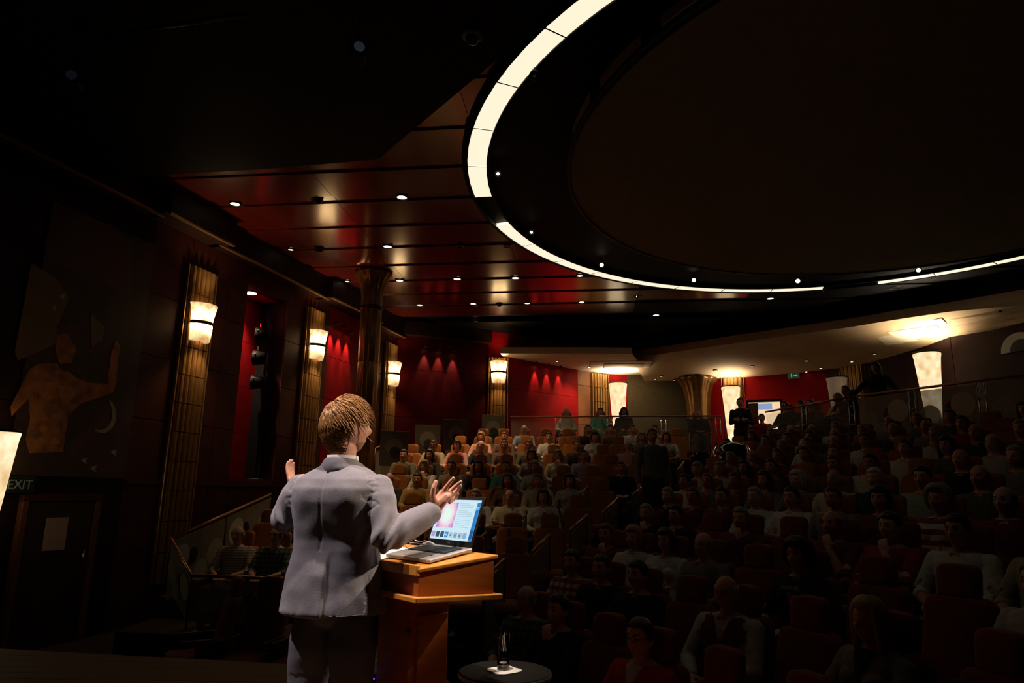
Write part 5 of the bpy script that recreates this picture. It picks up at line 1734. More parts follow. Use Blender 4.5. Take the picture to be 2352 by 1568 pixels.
# glossy black half dome with a chrome rim among the heads at the aisle
p = rake_pt(1684, 1062, .9, 1)
t = thing('glossy_dome', 'round glossy black dome with chrome rim and dotted reflections among the seats', 'dome', (p.x, p.y, p.z - .55), math.atan2(-NR.x, NR.y))
M['gloss'] = mat('gloss_black', (.008, .008, .008), .05, spec=.9, coat=1)
MB().lathe([(.36, .0), (.37, .4), (.40, .55), (.385, .72), (.32, .84), (.20, .92), (.0, .95)], 40).build('shell', M['gloss'], t, True)
pts = [(.40 * math.cos(2 * math.pi * k / 40), .40 * math.sin(2 * math.pi * k / 40), .55) for k in range(41)]
MB().tube(pts, .012, 8).build('rim', M['chrome'], t, True)
pts = [(.22 * math.cos(2 * math.pi * k / 40) + .05, -.30, .60 + .17 * math.sin(2 * math.pi * k / 40)) for k in range(21)]
MB().tube(pts, .012, 8).build('hoop', M['gold_trim'], t, True)
for k in range(9):
    th = R(200 + 17 * k); z = .66 + .1 * math.sin(k * 1.3)
    rr = .385 if z < .72 else .36
    MB().ellipsoid((rr * math.cos(th), rr * math.sin(th), z), (.009, .009, .009), 8, 6).build('glint_dot', M['chrome'], t, True)  # chrome dots stand in for the dotted reflections on the shell
# printed fan on the wall at the right edge
pp = at_plane(2342, 805, K10 + nJ * .07, nJ)
t = thing('wall_emblem', 'black and white printed fan shape high on the wall at right edge', 'wall decoration', pp, math.atan2(nJ.x, -nJ.y))
b = MB(); rr = .42; n = 24
b.add([(0, 0, 0)] + [(-rr * math.cos(math.pi * k / n), 0, rr * math.sin(math.pi * k / n)) for k in range(n + 1)] + [(0, .03, 0)] + [(-rr * math.cos(math.pi * k / n), .03, rr * math.sin(math.pi * k / n)) for k in range(n + 1)],
      [tuple(range(0, n + 2)), tuple(range(2 * n + 3, n + 1, -1))] + [(k, k + n + 2, k + n + 3, k + 1) for k in range(1, n + 1)])
b.build('pale_fan', M['print_pale'], t)
b = MB(); b.add([(.02, -.004, 0)] + [(.05 - .26 * math.cos(math.pi * k / n), -.004, .26 * math.sin(math.pi * k / n)) for k in range(n + 1)], [tuple(range(0, n + 2))]); b.build('dark_fan', M['print_dark'], t)
# ================================================================== LECTERN
LN = Vector((-0.372, 2.95, 0))
E1 = Vector((-.66, .75, 0)).normalized()          # along the speaker's edge, away from the camera
E2 = Vector((E1.y, -E1.x, 0))                     # towards the audience side
S_LEN, D_LEN = .54, .30
FL = math.tan(R(22))
def lp(u, v, z): return LN + E1 * u + E2 * v + Vector((0, 0, z))
lec = thing('lectern', 'honey oak lectern with sloping top in front of the speaker', 'lectern', lp(S_LEN / 2, D_LEN / 2, 0))
LO = lec.location.copy()
def lpoly(du=0.0, dv=0.0, v1=D_LEN):
    q = [lp(-du, -dv, 0), lp(S_LEN + du, -dv, 0), lp(S_LEN + FL * v1 + du, v1 + dv, 0), lp(-FL * v1 - du, v1 + dv, 0)]
    return [(p.x - LO.x, p.y - LO.y) for p in q]
ZB, ZT0, ZT1 = .962, 1.055, 1.105
# box under the top: four boards
q = lpoly()
qi = lpoly(-.02, -.02)
names = ['speaker_board', 'side_board', 'audience_board', 'side_board']
tops = [ZT0, ZT0, ZT1, ZT1]
for i in range(4):
    j = (i + 1) % 4
    pl = [q[i], q[j], qi[j], qi[i]]
    zt = [tops[i], tops[j], tops[j], tops[i]]
    MB().prism(pl, ZB, zt).build(names[i], M['wood_light'], lec)
MB().prism(lpoly(.012, .014), [ZT0, ZT0, ZT1, ZT1], [ZT0 + .016, ZT0 + .016, ZT1 + .016, ZT1 + .016]).build('sloping_top', M['wood_top'], lec, bevel=.004)
a_, b_ = lp(0, -.012, ZT0 + .01) - LO, lp(S_LEN, -.012, ZT0 + .01) - LO
MB().prism([(p.x, p.y) for p in (lp(-.01, -.018, 0) - LO, lp(S_LEN + .01, -.018, 0) - LO, lp(S_LEN + .01, .0, 0) - LO, lp(-.01, .0, 0) - LO)], ZT0 - .012, ZT0 + .030).build('book_stop', M['wood_top'], lec, bevel=.003)
MB().prism(lpoly(.03, .03), ZB - .022, ZB).build('lower_ledge', M['wood_top'], lec, bevel=.004)
# column: main shaft with a proud panel and corner strips
cu0, cv0 = S_LEN * .5 - .01, D_LEN * .52
def cpoly(hu, hv):
    q_ = [lp(cu0 - hu, cv0 - hv, 0), lp(cu0 + hu, cv0 - hv, 0), lp(cu0 + hu, cv0 + hv, 0), lp(cu0 - hu, cv0 + hv, 0)]
    return [(p.x - LO.x, p.y - LO.y) for p in q_]
MB().prism(cpoly(.135, .095), .05, ZB - .022).build('column', M['wood_light'], lec, bevel=.004)
MB().prism([(p[0], p[1]) for p in [(v.x - LO.x, v.y - LO.y) for v in (lp(cu0 - .147, cv0 - .07, 0), lp(cu0 - .134, cv0 - .07, 0), lp(cu0 - .134, cv0 + .085, 0), lp(cu0 - .147, cv0 + .085, 0))]], .08, ZB - .10).build('side_panel', M['wood_light'], lec, bevel=.003)
MB().prism([(v.x - LO.x, v.y - LO.y) for v in (lp(cu0 - .135, cv0 - .108, 0), lp(cu0 - .095, cv0 - .108, 0), lp(cu0 - .095, cv0 - .093, 0), lp(cu0 - .135, cv0 - .093, 0))], .08, .80).build('corner_strip', M['wood_light'], lec, bevel=.003)
MB().prism(cpoly(.22, .18), 0.0, .05).build('foot', M['wood_light'], lec, bevel=.006)
SL = (ZT1 - ZT0) / D_LEN
def top_pt(u, v, h=0.0): return lp(u, v, ZT0 + .016 + SL * v + h)

# ---- laptop
ux = -E1                                                     # user's left-to-right runs toward the camera
vy = (E2 + Vector((0, 0, SL))).normalized()
nz = ux.cross(vy).normalized()
if nz.z < 0:
    nz = -nz
LW, LD = .345, .235
l0 = top_pt(.014, .060, .004)                                # front right corner (nearest the camera)
lap = thing('laptop', 'open grey laptop showing a slide on the lectern', 'laptop', l0 - ux * LW / 2 + vy * LD / 2)
lap.rotation_mode = 'QUATERNION'
lap.rotation_quaternion = Matrix((ux, vy, nz)).transposed().to_quaternion()
b = MB(); b.box((0, 0, .009), (LW, LD, .016)); b.build('base', M['laptop'], lap, bevel=.005)
MB().box((0, .035, .0175), (LW * .84, LD * .44, .002)).build('keyboard_bed', M['laptop_dark'], lap)
kb = MB()
for r_ in range(6):
    for c_ in range(15):
        kb.box((-LW * .40 + LW * .80 * (c_ + .5) / 15, .035 - LD * .20 + LD * .40 * (r_ + .5) / 6, .0195), (LW * .80 / 15 - .004, LD * .40 / 6 - .003, .002))
ko = kb.build('keycaps', M['keycap'], lap); ko['kind'] = 'stuff'
MB().box((0, -.066, .0175), (.10, .062, .0012)).build('touchpad', mat('touchpad_grey', (.20, .17, .15), .4), lap, bevel=.001)
MB().box((.11, -.06, .0173), (.022, .012, .001)).build('sticker', M['laptop_dark'], lap)
# lid
TH = R(62)
lid = bpy.data.objects.new('lid', None); COL.objects.link(lid); lid.parent = lap
lid.location = (0, LD / 2 - .004, .016); lid.rotation_euler = (TH - R(0), 0, 0)
# in lid space: x across, y up the lid (from hinge), z towards the user after rotation sign
LH = .232
o = MB().box((0, LH / 2, 0), (LW, LH, .007)).build('lid_shell', M['laptop_dark'], lid, bevel=.003)
def scr(name, x0, x1, y0, y1, material, dz=.0045):
    return MB().box(((x0 + x1) / 2, (y0 + y1) / 2, dz), (x1 - x0, y1 - y0, .0006)).build(name, material, lid)
def em(n, c, e=1.0): return mat('screen_' + n, (.02, .02, .02), .35, emit=e, emit_col=c, spec=.2)
SX, SY0, SY1 = LW / 2 - .014, .026, LH - .016
scr('display', -SX, SX, SY0, SY1, em('pale', (.62, .84, .95), .95))
scr('sidebar', SX - .024, SX, SY0, SY1 - .012, em('blue', (.01, .22, .62), .9), .0049)
scr('sidebar_button', SX - .022, SX - .002, SY1 - .045, SY1 - .030, em('light_blue', (.2, .55, .85), .9), .0053)
scr('sidebar_button', SX - .022, SX - .002, SY0 + .012, SY0 + .05, em('navy', (.01, .10, .38), .9), .0053)
pic = scr('slide_picture', -SX + .022, -SX + .152, SY0 + .056, SY1 - .014, em('slide', (.75, .7, .8), .9), .0049)
# the slide is a soft purple bloom: procedural
mt = bpy.data.materials.new('slide_bloom'); mt.use_nodes = True; nt = mt.node_tree; bs = nt.nodes['Principled BSDF']
tc = nt.nodes.new('ShaderNodeTexCoord'); mp = nt.nodes.new('ShaderNodeMapping'); mp.inputs['Location'].default_value = (-.5, -.5, 0); nt.links.new(tc.outputs['Generated'], mp.inputs[0])
gr = nt.nodes.new('ShaderNodeTexGradient'); gr.gradient_type = 'SPHERICAL'
mp.inputs['Scale'].default_value = (1.5, 1.2, 0); mp.inputs['Location'].default_value = (-.75, -.6, 0)
nz_ = nt.nodes.new('ShaderNodeTexNoise'); nz_.inputs['Scale'].default_value = 6
ad = nt.nodes.new('ShaderNodeMath'); ad.operation = 'MULTIPLY_ADD'; ad.inputs[1].default_value = .5; ad.inputs[2].default_value = -.22
sm = nt.nodes.new('ShaderNodeMath'); sm.operation = 'ADD'
nt.links.new(mp.outputs[0], gr.inputs[0]); nt.links.new(tc.outputs['Generated'], nz_.inputs['Vector']); nt.links.new(nz_.outputs['Fac'], ad.inputs[0]); nt.links.new(ad.outputs[0], sm.inputs[0]); nt.links.new(gr.outputs['Fac'], sm.inputs[1])
rp = nt.nodes.new('ShaderNodeValToRGB'); el = rp.color_ramp.elements
el[0].position = 0.0; el[0].color = (.22, .06, .48, 1); el[1].position = .75; el[1].color = (.72, .92, .85, 1)
e_ = rp.color_ramp.elements.new(.25); e_.color = (.62, .28, .60, 1); e_ = rp.color_ramp.elements.new(.48); e_.color = (.85, .62, .72, 1)
nt.links.new(sm.outputs[0], rp.inputs[0]); nt.links.new(rp.outputs[0], bs.inputs['Emission Color']); bs.inputs['Emission Strength'].default_value = .95; bs.inputs['Base Color'].default_value = (.05, .05, .05, 1)
pic.data.materials.clear(); pic.data.materials.append(mt)
for k in range(14):
    if k in (3, 8):
        continue
    y = SY1 - .018 - .0085 * k
    scr('text_line', -SX + .165, -SX + .165 + (.105 if k % 4 else .07), y - .0014, y, em('text', (.30, .46, .56), .9), .0049)
for k in range(8):
    c = [(.45, .35, .62), (.03, .09, .14), (.03, .09, .14), (.05, .30, .70), (.45, .68, .82), (.32, .52, .65), (.50, .55, .60), (.25, .50, .75)][k]
    x0 = -SX + .006 + k * .0345
    scr('thumbnail', x0, x0 + .027, SY0 + .010, SY0 + .036, em('thumb%d' % k, c, .9), .0049)
    scr('thumbnail_mark', x0 + .006, x0 + .018, SY0 + .018, SY0 + .026, em('mark%d' % k, (.10, .25, .4) if k in (4, 5, 6) else (.55, .75, .85) if k == 3 else c, .9), .0053)
text3d('DELL', .010, em('logo', (.25, .25, .3), .3), lid, (0, .013, .0042), (0, 0, 0), 'maker_mark', .0003)
# ---- clutter on the lectern
o = MB().box((0, 0, 0), (.21, .26, .0015)).build('paper_sheet', M['paper']); o.location = top_pt(.44, .10, .006); o.rotation_mode = 'QUATERNION'; o.rotation_quaternion = Matrix((ux, vy, nz)).transposed().to_quaternion()
tag(o, 'white paper sheet lying left of the laptop on the lectern', 'paper')
t = thing('eyeglasses', 'thin wire eyeglasses lying on the lectern behind the laptop base', 'glasses', top_pt(.44, .21, .012))
t.rotation_mode = 'QUATERNION'; t.rotation_quaternion = Matrix((ux, vy, nz)).transposed().to_quaternion()
for sx in (-1, 1):
    MB().tube([(sx * .032 + .024 * math.cos(R(20 * k)), .0, .016 + .018 * math.sin(R(20 * k))) for k in range(19)], .0015, 6).build('rim', M['chrome'], t, True)
    MB().tube([(sx * .056, 0, .024), (sx * .06, .08, .02), (sx * .058, .12, .002)], .0015, 6).build('temple', M['chrome'], t, True)
MB().tube([(-.009, 0, .02), (0, 0, .025), (.009, 0, .02)], .0015, 6).build('bridge', M['chrome'], t, True)
def cable(label, pts, r, material, cat='cable'):
    # smooth the polyline
    P_ = [Vector(p) for p in pts]; out = []
    for i in range(len(P_) - 1):
        p0 = P_[max(i - 1, 0)]; p1 = P_[i]; p2 = P_[i + 1]; p3 = P_[min(i + 2, len(P_) - 1)]
        for k in range(6):
            t_ = k / 6
            out.append(.5 * ((2 * p1) + (p2 - p0) * t_ + (2 * p0 - 5 * p1 + 4 * p2 - p3) * t_ * t_ + (3 * p1 - p0 - 3 * p2 + p3) * t_ ** 3))
    out.append(P_[-1])
    o = MB().tube(out, r, 8).build('cable', material, None, True)
    tag(o, label, cat)
    return o
cable('dark adapter cable looping behind the laptop on the lectern', [top_pt(.30, .27, .01), top_pt(.40, .24, .03), top_pt(.52, .26, .02), top_pt(.56, .18, .008), top_pt(.50, .06, .008), top_pt(.58, .02, .006)], .003, M['rubber'])
cable('pale plug cable arching behind the laptop screen', [top_pt(.26, .285, .006), top_pt(.31, .27, .03), top_pt(.38, .285, .02), top_pt(.46, .30, -.02)], .005, M['cable_white'])
c0 = atY(896, 1438, 3.45); c1 = atY(893, 1465, 3.46); c2 = atY(902, 1495, 3.45); c3 = atY(900, 1522, 3.42); c4 = atY(898, 1580, 3.3)
cable('pale cable hanging below the lectern ledge', [c0 + Vector((0, 0, .1)), c0, c1, c2, c3, c4], .006, M['cable_white'])
cable('thin cable beside the speaker trouser leg', [atY(852, 1450, 3.5), atY(855, 1475, 3.5), atY(852, 1510, 3.5), atY(846, 1560, 3.5)], .004, M['cable_white'])
# ---- stage boxes with blue lights, below the lectern
for j, (px, py, Y, n) in enumerate(((880, 1522, 3.9, 6), (850, 1555, 3.35, 9))):
    p = atY(px, py, Y)
    t = thing('stage_box', 'low black stage box with a row of blue lights, ' + ('behind' if j == 0 else 'in front'), 'stage box', (p.x, p.y, 0), R(-8), 'stage boxes under the lectern')
    MB().box((0, .15, p.z / 2), (.40, .30, p.z + .03)).build('case', M['black'], t, bevel=.01)
    for k in range(n):
        MB().ellipsoid((-.17 + .30 * k / (n - 1), -.002, p.z - .005), (.0045, .003, .0045), 8, 6).build('indicator_light', M['led'], t)
    if j == 1:
        MB().tube([(-.18, .05, p.z + .01), (-.17, .05, p.z + .06), (-.05, .05, p.z + .085), (.08, .05, p.z + .08), (.17, .05, p.z + .05), (.2, .05, p.z + .0)], .008, 8).build('handle', M['chrome'], t, True)
# added patch standing in for the lit spotted carpet of the front floor
p = Vector((-1.02, 5.35, 0))
carpeting = thing('lit_carpet_patch', 'patch of lit orange carpet with dark spots behind the lectern', 'carpeting', (p.x, p.y, .0))
M['carpeting'] = mat('lit_orange_carpet', (.42, .18, .04), .95, col2=(.34, .13, .03), scale=30)
MB().box((0, 0, .006), (.62, .5, .012)).build('pile', M['carpeting'], carpeting, bevel=.004)
for (x, y, a_, b_) in ((-.12, .03, .08, .035), (.08, .08, .06, .02), (-.18, -.1, .05, .03), (.02, -.12, .05, .04), (.2, -.02, .07, .02), (.16, .17, .05, .03)):
    pl = [(x + a_ * math.cos(2 * math.pi * k / 14), y + b_ * math.sin(2 * math.pi * k / 14)) for k in range(14)]
    MB().prism(pl, .0121, .0135).build('spot', M['wall_dark'], carpeting)

# ---- round side table with glass
p = atY(1160, 1540, 3.3); TZ = p.z
tb = thing('side_table', 'small round black cloth-covered side table by the lectern', 'table', (p.x, p.y, 0))
TR_ = .208
MB().lathe([(0, TZ), (TR_ - .01, TZ), (TR_, TZ - .004), (TR_, TZ - .014), (TR_ - .01, TZ - .018), (0, TZ - .018)], 48).build('tabletop', M['cloth_black'], tb, True)
MB().lathe([(TR_ + .001, TZ - .004), (TR_ + .005, TZ - .012), (TR_ + .001, TZ - .02)], 48).build('edge_band', mat('edge_grey', (.16, .14, .13), .35), tb, True)
fold = lambda th, z: 1 + .05 * (1 - z / TZ) * math.sin(th * 9)
MB().lathe([(TR_ - .004, TZ - .018), (TR_ - .002, TZ - .1), (TR_ + .005, TZ * .5), (TR_ + .02, .02)], 72, mod=fold).build('cloth_skirt', M['cloth_black'], tb, True)
MB().tube([(0, 0, .02), (0, 0, TZ - .02)], .025, 12).build('leg', M['rubber'], tb, True)
MB().lathe([(0, 0), (.18, 0), (.18, .015), (.03, .03), (0, .03)], 24).build('base', M['rubber'], tb, True)
nk = []
for k in range(20):
    th = 2 * math.pi * k / 20; rr = .062 * (1 + .28 * abs(math.cos(2 * th + .3)) ** 2 + .04 * math.sin(5 * th))
    nk.append((rr * math.cos(th) * 1.0, rr * math.sin(th)))
o = MB().prism(nk, .0, .004).build('paper_napkin', M['paper']); o.location = (p.x - .002, p.y + .0, TZ + .0005)
tag(o, 'crumpled white napkin under the water glass', 'napkin')
gl = thing('water_glass', 'tall straight glass of water standing on the white napkin', 'glass', (p.x - .008, p.y + .005, TZ + .0055))
GH, GR = .148, .0285
MB().lathe([(0, 0), (GR - .002, 0), (GR, .003), (GR, GH), (GR - .0022, GH), (GR - .0024, .014), (0, .013)], 40).build('tumbler', M['glass'], gl, True)
MB().lathe([(0, .0132), (GR - .0023, .0142), (GR - .0023, .112), (0, .112)], 40).build('water', M['water'], gl, True)

# ================================================================== THE SPEAKER
SPK = Vector((-.765, 3.16, 0)); SRZ = R(-16)
spk_m = Matrix.Translation(SPK) @ Matrix.Rotation(SRZ, 4, 'Z')
spk_i = spk_m.inverted()
def L3(px, py, Y): return spk_i @ atY(px, py, Y)
HEAD_C = Vector((.005, .02, 1.665)); HYAW = R(-34)
HM = Matrix.Rotation(HYAW, 3, 'Z') @ Matrix.Rotation(math.pi, 3, 'Z')     # face from -Y to +Y, then turned to his right
HM = HM @ Matrix.Rotation(R(-4), 3, 'X')
# joints (local), measured against the photograph
shR, shL = Vector((.180, -.005, 1.405)), Vector((-.193, -.005, 1.405))
elR = L3(884, 1236, 3.02); wrR = L3(1000, 1172, 3.16)
elL = L3(656, 1190, 3.20); wrL = L3(676, 1128, 3.40)
pr = []
rings = [ringpts(z, rx, ry, 0, 0) for z, rx, ry in ((.86, .12, .075), (.95, .13, .08), (1.12, .13, .085), (1.30, .165, .11), (1.40, .15, .095), (1.45, .09, .07), (1.49, .06, .06))]
b = MB(); b.loft(rings); pr.append(('torso', b))
seg(pr, 'neck', [(0, -.012, 1.43), (.0, .005, 1.58)], [.060, .057], 20)
add_head(pr, HEAD_C, HM, 72, 56, 1.04)
for sx in (-1, 1):
    b = MB(); b.ellipsoid(HEAD_C + HM @ Vector((sx * .091, .026, -.004)), (.008, .021, .034), 16, 12, HM @ Matrix.Rotation(sx * R(30), 3, 'Z') @ Matrix.Rotation(R(-10), 3, 'X')); pr.append(('ear', b))
seg(pr, 'arm', [shR, shR.lerp(elR, .5), elR], [.05, .045, .04]); seg(pr, 'arm', [elR, elR.lerp(wrR, .5), wrR], [.04, .036, .027])
seg(pr, 'arm', [shL, shL.lerp(elL, .5), elL], [.05, .045, .04]); seg(pr, 'arm', [elL, elL.lerp(wrL, .5), wrL], [.04, .036, .027])
for sx in (-1, 1):
    hp = Vector((sx * .09, 0, .90)); kn = Vector((sx * .105, .01, .50)); an = Vector((sx * .11, -.02, .10))
    seg(pr, 'leg', [hp, hp.lerp(kn, .5), kn, kn.lerp(an, .4), an], [.062, .068, .055, .055, .038])
    b = MB(); b.ellipsoid((sx * .12, .06, .05), (.045, .13, .048), 14, 10); pr.append(('leg', b))
# right hand, fingers spread upward to the right as in the photo
HYY = 3.18
def finger(pts, radii, lab='hand'):
    b = MB(); b.tube([L3(*p) for p in pts], radii, 10); pr.append((lab, b))
    b = MB(); e = L3(*pts[-1]); b.ellipsoid(e, (radii[-1],) * 3, 10, 8); pr.append((lab, b))
b = MB(); b.tube([wrR, L3(1003, 1165, 3.165), L3(1012, 1148, 3.17), L3(1023, 1134, 3.175), L3(1029, 1127, 3.18)], [(.030, .026), (.034, .024), (.046, .020), (.046, .017), (.036, .013)], 16); pr.append(('hand', b))
finger([(1012, 1140, 3.17), (1021, 1124, 3.165), (1032, 1109, 3.155), (1041, 1098, 3.15)], [.0115, .0115, .0100, .0080])
finger([(1023, 1140, 3.18), (1036, 1126, 3.185), (1049, 1114, 3.18), (1059, 1106, 3.17)], [.0115, .0110, .0100, .0080])
finger([(1030, 1146, 3.19), (1043, 1133, 3.205), (1052, 1123, 3.205), (1058, 1115, 3.19)], [.0110, .0105, .0095, .0078])
finger([(1030, 1154, 3.20), (1041, 1147, 3.22), (1048, 1141, 3.225), (1052, 1133, 3.215)], [.0105, .0098, .0088, .0070])
finger([(1000, 1158, 3.15), (993, 1138, 3.13), (996, 1120, 3.125), (1001, 1106, 3.13)], [.0150, .0140, .0120, .0095])
# left hand beyond the left shoulder, fingertips up
lh = wrL
hd = (L3(661, 1060, 3.45) - lh)
add_hand(pr, lh + hd.normalized() * .01, hd, Vector((1, .1, 0)), 1, .25, 1.0)
me, vl = remeshed(pr, .0042, 5, .45)
for mt in (M['skin'], M['eye'], M['lip'], M['hair_blond'], M['stubble']):
    me.materials.append(mt)
paint_face(me, HEAD_C, HM)
I3 = HM.inverted()
for f in me.polygons:
    q = I3 @ (f.center - HEAD_C)
    if vl[f.vertices[0]] == 'head' and q.z < -.070 and q.y < -.01 and abs(f.material_index - 2) > 0:
        f.material_index = 4
spk = link('person', me)
spk.matrix_world = spk_m
tag(spk, 'speaker in grey suit seen from behind, arms raised at the lectern', 'person')

# jacket
jp = []
JR = [(.868, .232, .158, .0), (.93, .224, .152, .0), (1.02, .208, .144, .0), (1.11, .194, .136, .0), (1.17, .190, .134, .0), (1.25, .200, .138, -.004), (1.33, .212, .140, -.010), (1.39, .212, .132, -.014), (1.43, .195, .115, -.014), (1.462, .150, .095, -.010), (1.49, .098, .080, -.004), (1.505, .080, .074, .0)]
rings = [ringpts(z, rx, ry, 0, cy, 48, 2.6) for z, rx, ry, cy in JR]
b = MB(); b.loft(rings); jp.append(('torso', b))
for sh, el_, wr, s_ in ((shR, elR, wrR, 1), (shL, elL, wrL, -1)):
    sh2 = sh + Vector((s_ * .012, 0, -.012))
    cf = wr.lerp(el_, .10)
    seg(jp, 'sleeve', [sh2, sh2.lerp(el_, .25), sh2.lerp(el_, .6), el_], [.064, .072, .068, .060], 20)
    seg(jp, 'sleeve', [el_, el_.lerp(cf, .35), el_.lerp(cf, .8), cf], [.060, .064, .056, .050], 20)
jm, jl = remeshed(jp, .0055, 7, .5)
jseam = set()
for f in jm.polygons:
    if len({jl[i] for i in f.vertices}) > 1:
        jseam.update(f.vertices)
jco = [v.co.copy() for v in jm.vertices]; jno = [v.normal.copy() for v in jm.vertices]; jout = []
for vi, (c, n) in enumerate(zip(jco, jno)):
    d = -.0018 if (vi in jseam and c.z > 1.22 and abs(c.x) > .12) else 0.0
    # folds gathered at the inside of the elbows
    for el_, sh, wr in ((elR, shR, wrR), (elL, shL, wrL)):
        r = (c - el_).length
        if r < .17:
            ax = ((wr - el_).normalized() - (sh - el_).normalized()).normalized()
            s = (c - el_).dot(ax)
            d += .012 * math.exp(-(r / .08) ** 2) * math.sin(s * 105 + 3 * noise.noise(c * 7)) 
    wv = noise.noise(Vector((c.x * 6 + 3, c.y * 6, c.z * 2.2)))
    d += .0065 * wv
    d += .003 * noise.noise(c * 16)
    if n.y < .2 and c.y < 0 and abs(c.x) < .2:
        # centre seam and back vent
        if c.z > 1.13:
            d -= .004 * math.exp(-((c.x + .012) / .005) ** 2)
        else:
            k = min(1, (1.13 - c.z) / .10)
            u_ = max(0.0, min(1.0, (c.x - .024) / .022)); u_ = u_ * u_ * (3 - 2 * u_)
            d += k * (.008 - .015 * u_)
        # hollow of the lower back
        d -= .016 * math.exp(-((c.x - .05) / .10) ** 2 - ((c.z - 1.17) / .09) ** 2)
        d += .008 * math.exp(-((abs(c.x) - .105) / .05) ** 2 - ((c.z - 1.35) / .06) ** 2)
    jout += list(c + n * d)
jm.vertices.foreach_set('co', jout); jm.update()
jm.materials.append(M['suit'])
jk = link('jacket', jm, spk)
# jacket hem is hollow-looking: a dark lining plate just above it is not visible; collar and details
def band(zfun, r_in, r_out, thick, a0, a1, n, cx, cy, material, name, h):
    b = MB(); rows = []
    for k in range(n + 1):
        th = a0 + (a1 - a0) * k / n
        z = zfun(th)
        c, s = math.cos(th), math.sin(th)
        rows.append([(cx + r_out[0] * c, cy + r_out[1] * s, z), (cx + (r_in[0] + thick) * c, cy + (r_in[1] + thick) * s, z + h), (cx + r_in[0] * c, cy + r_in[1] * s, z + h), (cx + (r_out[0] - thick) * c, cy + (r_out[1] - thick) * s, z)])
    vs = [p for r in rows for p in r]; fs = []
    for k in range(n):
        for q in range(4):
            q2 = (q + 1) % 4
            fs.append((k * 4 + q, (k + 1) * 4 + q, (k + 1) * 4 + q2, k * 4 + q2))
    fs += [(3, 2, 1, 0), tuple(n * 4 + q for q in range(4))]
    b.add(vs, fs)
    return b.build(name, material, spk, True)
band(lambda th: 1.430 + .010 * math.sin(-th) - .02 * max(0, math.sin(th)), (.074, .077), (.128, .104), .004, R(-215), R(35), 40, 0, -.004, M['suit'], 'jacket_collar', .086)
band(lambda th: 1.505 - .01 * max(0, math.sin(th)), (.066, .070), (.072, .076), .004, 0, 2 * math.pi, 40, .0, -.002, M['shirt_white'], 'shirt_collar', .032)
# trousers
tp = []
for sx in (-1, 1):
    hp = Vector((sx * .088, 0, .86)); kn = Vector((sx * .110, .015, .50)); an = Vector((sx * .118, -.015, .07))
    seg(tp, 'trouser', [hp, hp.lerp(kn, .35), kn, kn.lerp(an, .4), an], [.080, .098, .088, .086, .088], 20)
b = MB(); b.ellipsoid((0, 0, .88), (.165, .095, .08), 20, 12); tp.append(('trouser', b))
tm, _ = remeshed(tp, .008, 5)
tco = [(v.co.copy(), v.normal.copy()) for v in tm.vertices]; tout = []
for c, n in tco:
    tout += list(c + n * (.007 * noise.noise(Vector((c.x * 9, c.y * 9, c.z * 3))) + .004 * math.sin(c.z * 40 + 5 * noise.noise(c * 5)) * (1 if c.z < .62 else .3)))
tm.vertices.foreach_set('co', tout); tm.update()
tm.materials.append(M['trouser'])
link('trousers', tm, spk)
for sx in (-1, 1):
    b = MB(); b.ellipsoid((sx * .122, .065, .045), (.052, .148, .055), 18, 12); b.build('shoe', M['shoe'], spk, True)
# cuff with shirt edge and button
for wr, el_, nm in ((wrR, elR, 'r'), (wrL, elL, 'l')):
    d = (wr - el_).normalized()
    MB().tube([wr - d * .030, wr + d * .004], [.0400, .0385], 20, cap=False).build('shirt_cuff', M['shirt_white'], spk, True)
    q = d.to_track_quat('Z', 'Y')
    for k in range(3):
        pb = wr - d * (.045 + .018 * k) + (q @ Vector((.0, -.053, 0)) if nm == 'r' else q @ Vector((0, .053, 0)))
        MB().ellipsoid(pb, (.006, .006, .006), 10, 6).build('cuff_button', M['chrome'], spk, True)
# headset wire behind the ear
ep = HEAD_C + HM @ Vector((-.088, .03, -.02))
pts = [HEAD_C + HM @ Vector(v) for v in ((-.086, .010, .035), (-.090, .040, .015), (-.088, .042, -.035), (-.080, .040, -.075), (-.072, .050, -.115), (-.066, .060, -.16), (-.075, .075, -.20))]
MB().tube(pts, .0017, 6).build('headset_wire', M['rubber'], spk, True)
pts = [HEAD_C + HM @ Vector(v) for v in ((-.086, .010, .035), (-.089, -.02, -.01), (-.086, -.055, -.05), (-.066, -.09, -.068))]
MB().tube(pts, .0014, 6).build('microphone_boom', M['skin'], spk, True)

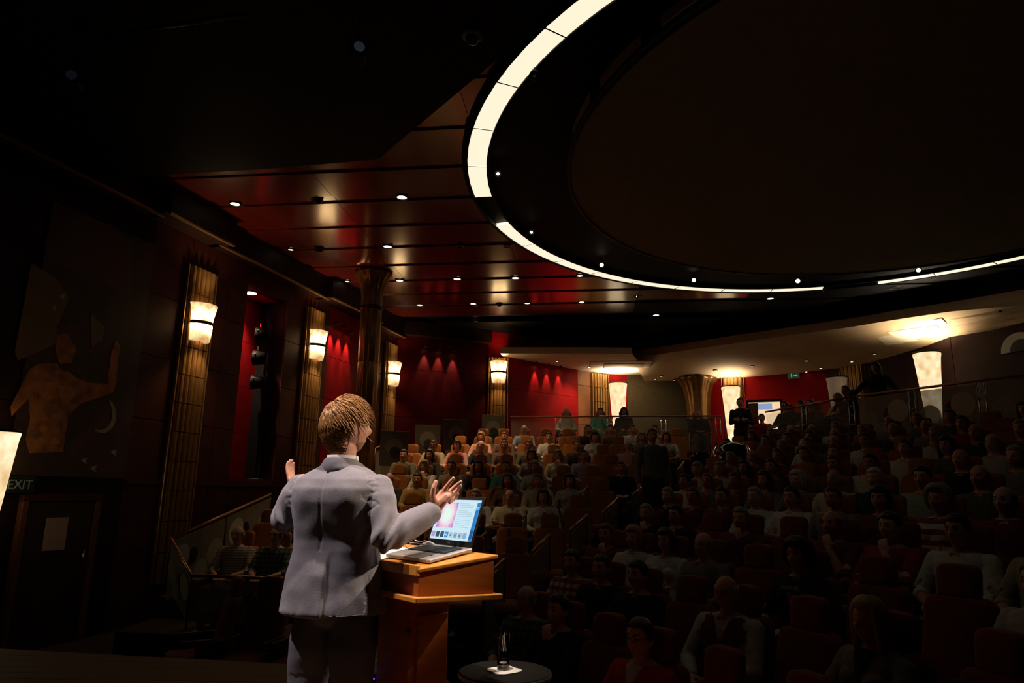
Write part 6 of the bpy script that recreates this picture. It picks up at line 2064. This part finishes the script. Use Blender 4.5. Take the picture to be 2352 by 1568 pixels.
# hair: cap plus combed locks
capm = MB(); HS = 1.04
hb = hair_mesh('full', Vector((0, 0, 0)), HS * 1.0)
for v in hb.vertices:
    v.co = HEAD_C + HM @ v.co
hb.materials.append(M['hair_blond'])
hair = link('hair', hb, spk)
rnd = random.Random(5)
lb = MB()
whorl = Vector((.012, .055, .105)).normalized()
def skull(d, lift):
    r = 1 / math.sqrt((d.x / .077) ** 2 + (d.y / .097) ** 2 + (d.z / .117) ** 2)
    p = d * r
    if p.z < 0 and p.y > 0:
        p.y *= 1 - .23 * min(1, -p.z / .117)
    return p * HS + d * lift
cnt = 0
while cnt < 3600:
    d = Vector((rnd.gauss(0, 1), rnd.gauss(0, 1), rnd.gauss(0, 1))).normalized()
    aa = math.acos(max(-1, min(1, -d.y / max(1e-6, math.hypot(d.x, d.y)))))
    t_ = aa / math.pi; zz = skull(d, 0).z / HS
    ze = (.068 if t_ < .32 else (.068 - (t_ - .32) / .12 * .04 if t_ < .44 else (.036 if t_ < .625 else (.036 - (t_ - .625) / .08 * .146 if t_ < .705 else -.110))))
    if zz < ze:
        continue
    cnt += 1
    # flow away from the whorl, sideways swirl, and down
    tan = (d - whorl * d.dot(whorl)); tan = tan - d * tan.dot(d)
    if tan.length < 1e-3:
        continue
    tan.normalize(); swirl = d.cross(tan)
    flow = (tan + swirl * (.55 * math.exp(-(d - whorl).length * 1.2) + .18 * noise.noise(d * 5)) + Vector((0, 0, -.25))).normalized()
    if d.y < -.2:
        flow = (flow + Vector((.5, -.2, .35))).normalized()
    ln = rnd.uniform(.026, .06) * (1.25 if d.z > .3 else .85)
    base = .019 + rnd.random() * .007
    pts = []; dd = d.copy()
    curl = rnd.uniform(-.35, .35)
    for k in range(5):
        f = k / 4
        lift = base + .010 * math.sin(f * math.pi * .8) + (.007 * rnd.random() if k == 4 else 0)
        pts.append(HEAD_C + HM @ skull(dd, lift))
        side = dd.cross(flow)
        dd = (dd + flow * (ln / 4 / .1) + side * curl * .03).normalized()
    w_ = rnd.uniform(.0014, .0030)
    lb.tube(pts, [w_, w_ * 1.2, w_ * 1.1, w_ * .8, w_ * .25], 3, cap=False)
lo = lb.build('hair_locks', M['hair_blond'], hair, True)
lo['kind'] = 'stuff'
bpy.data.scenes.remove(SCR)
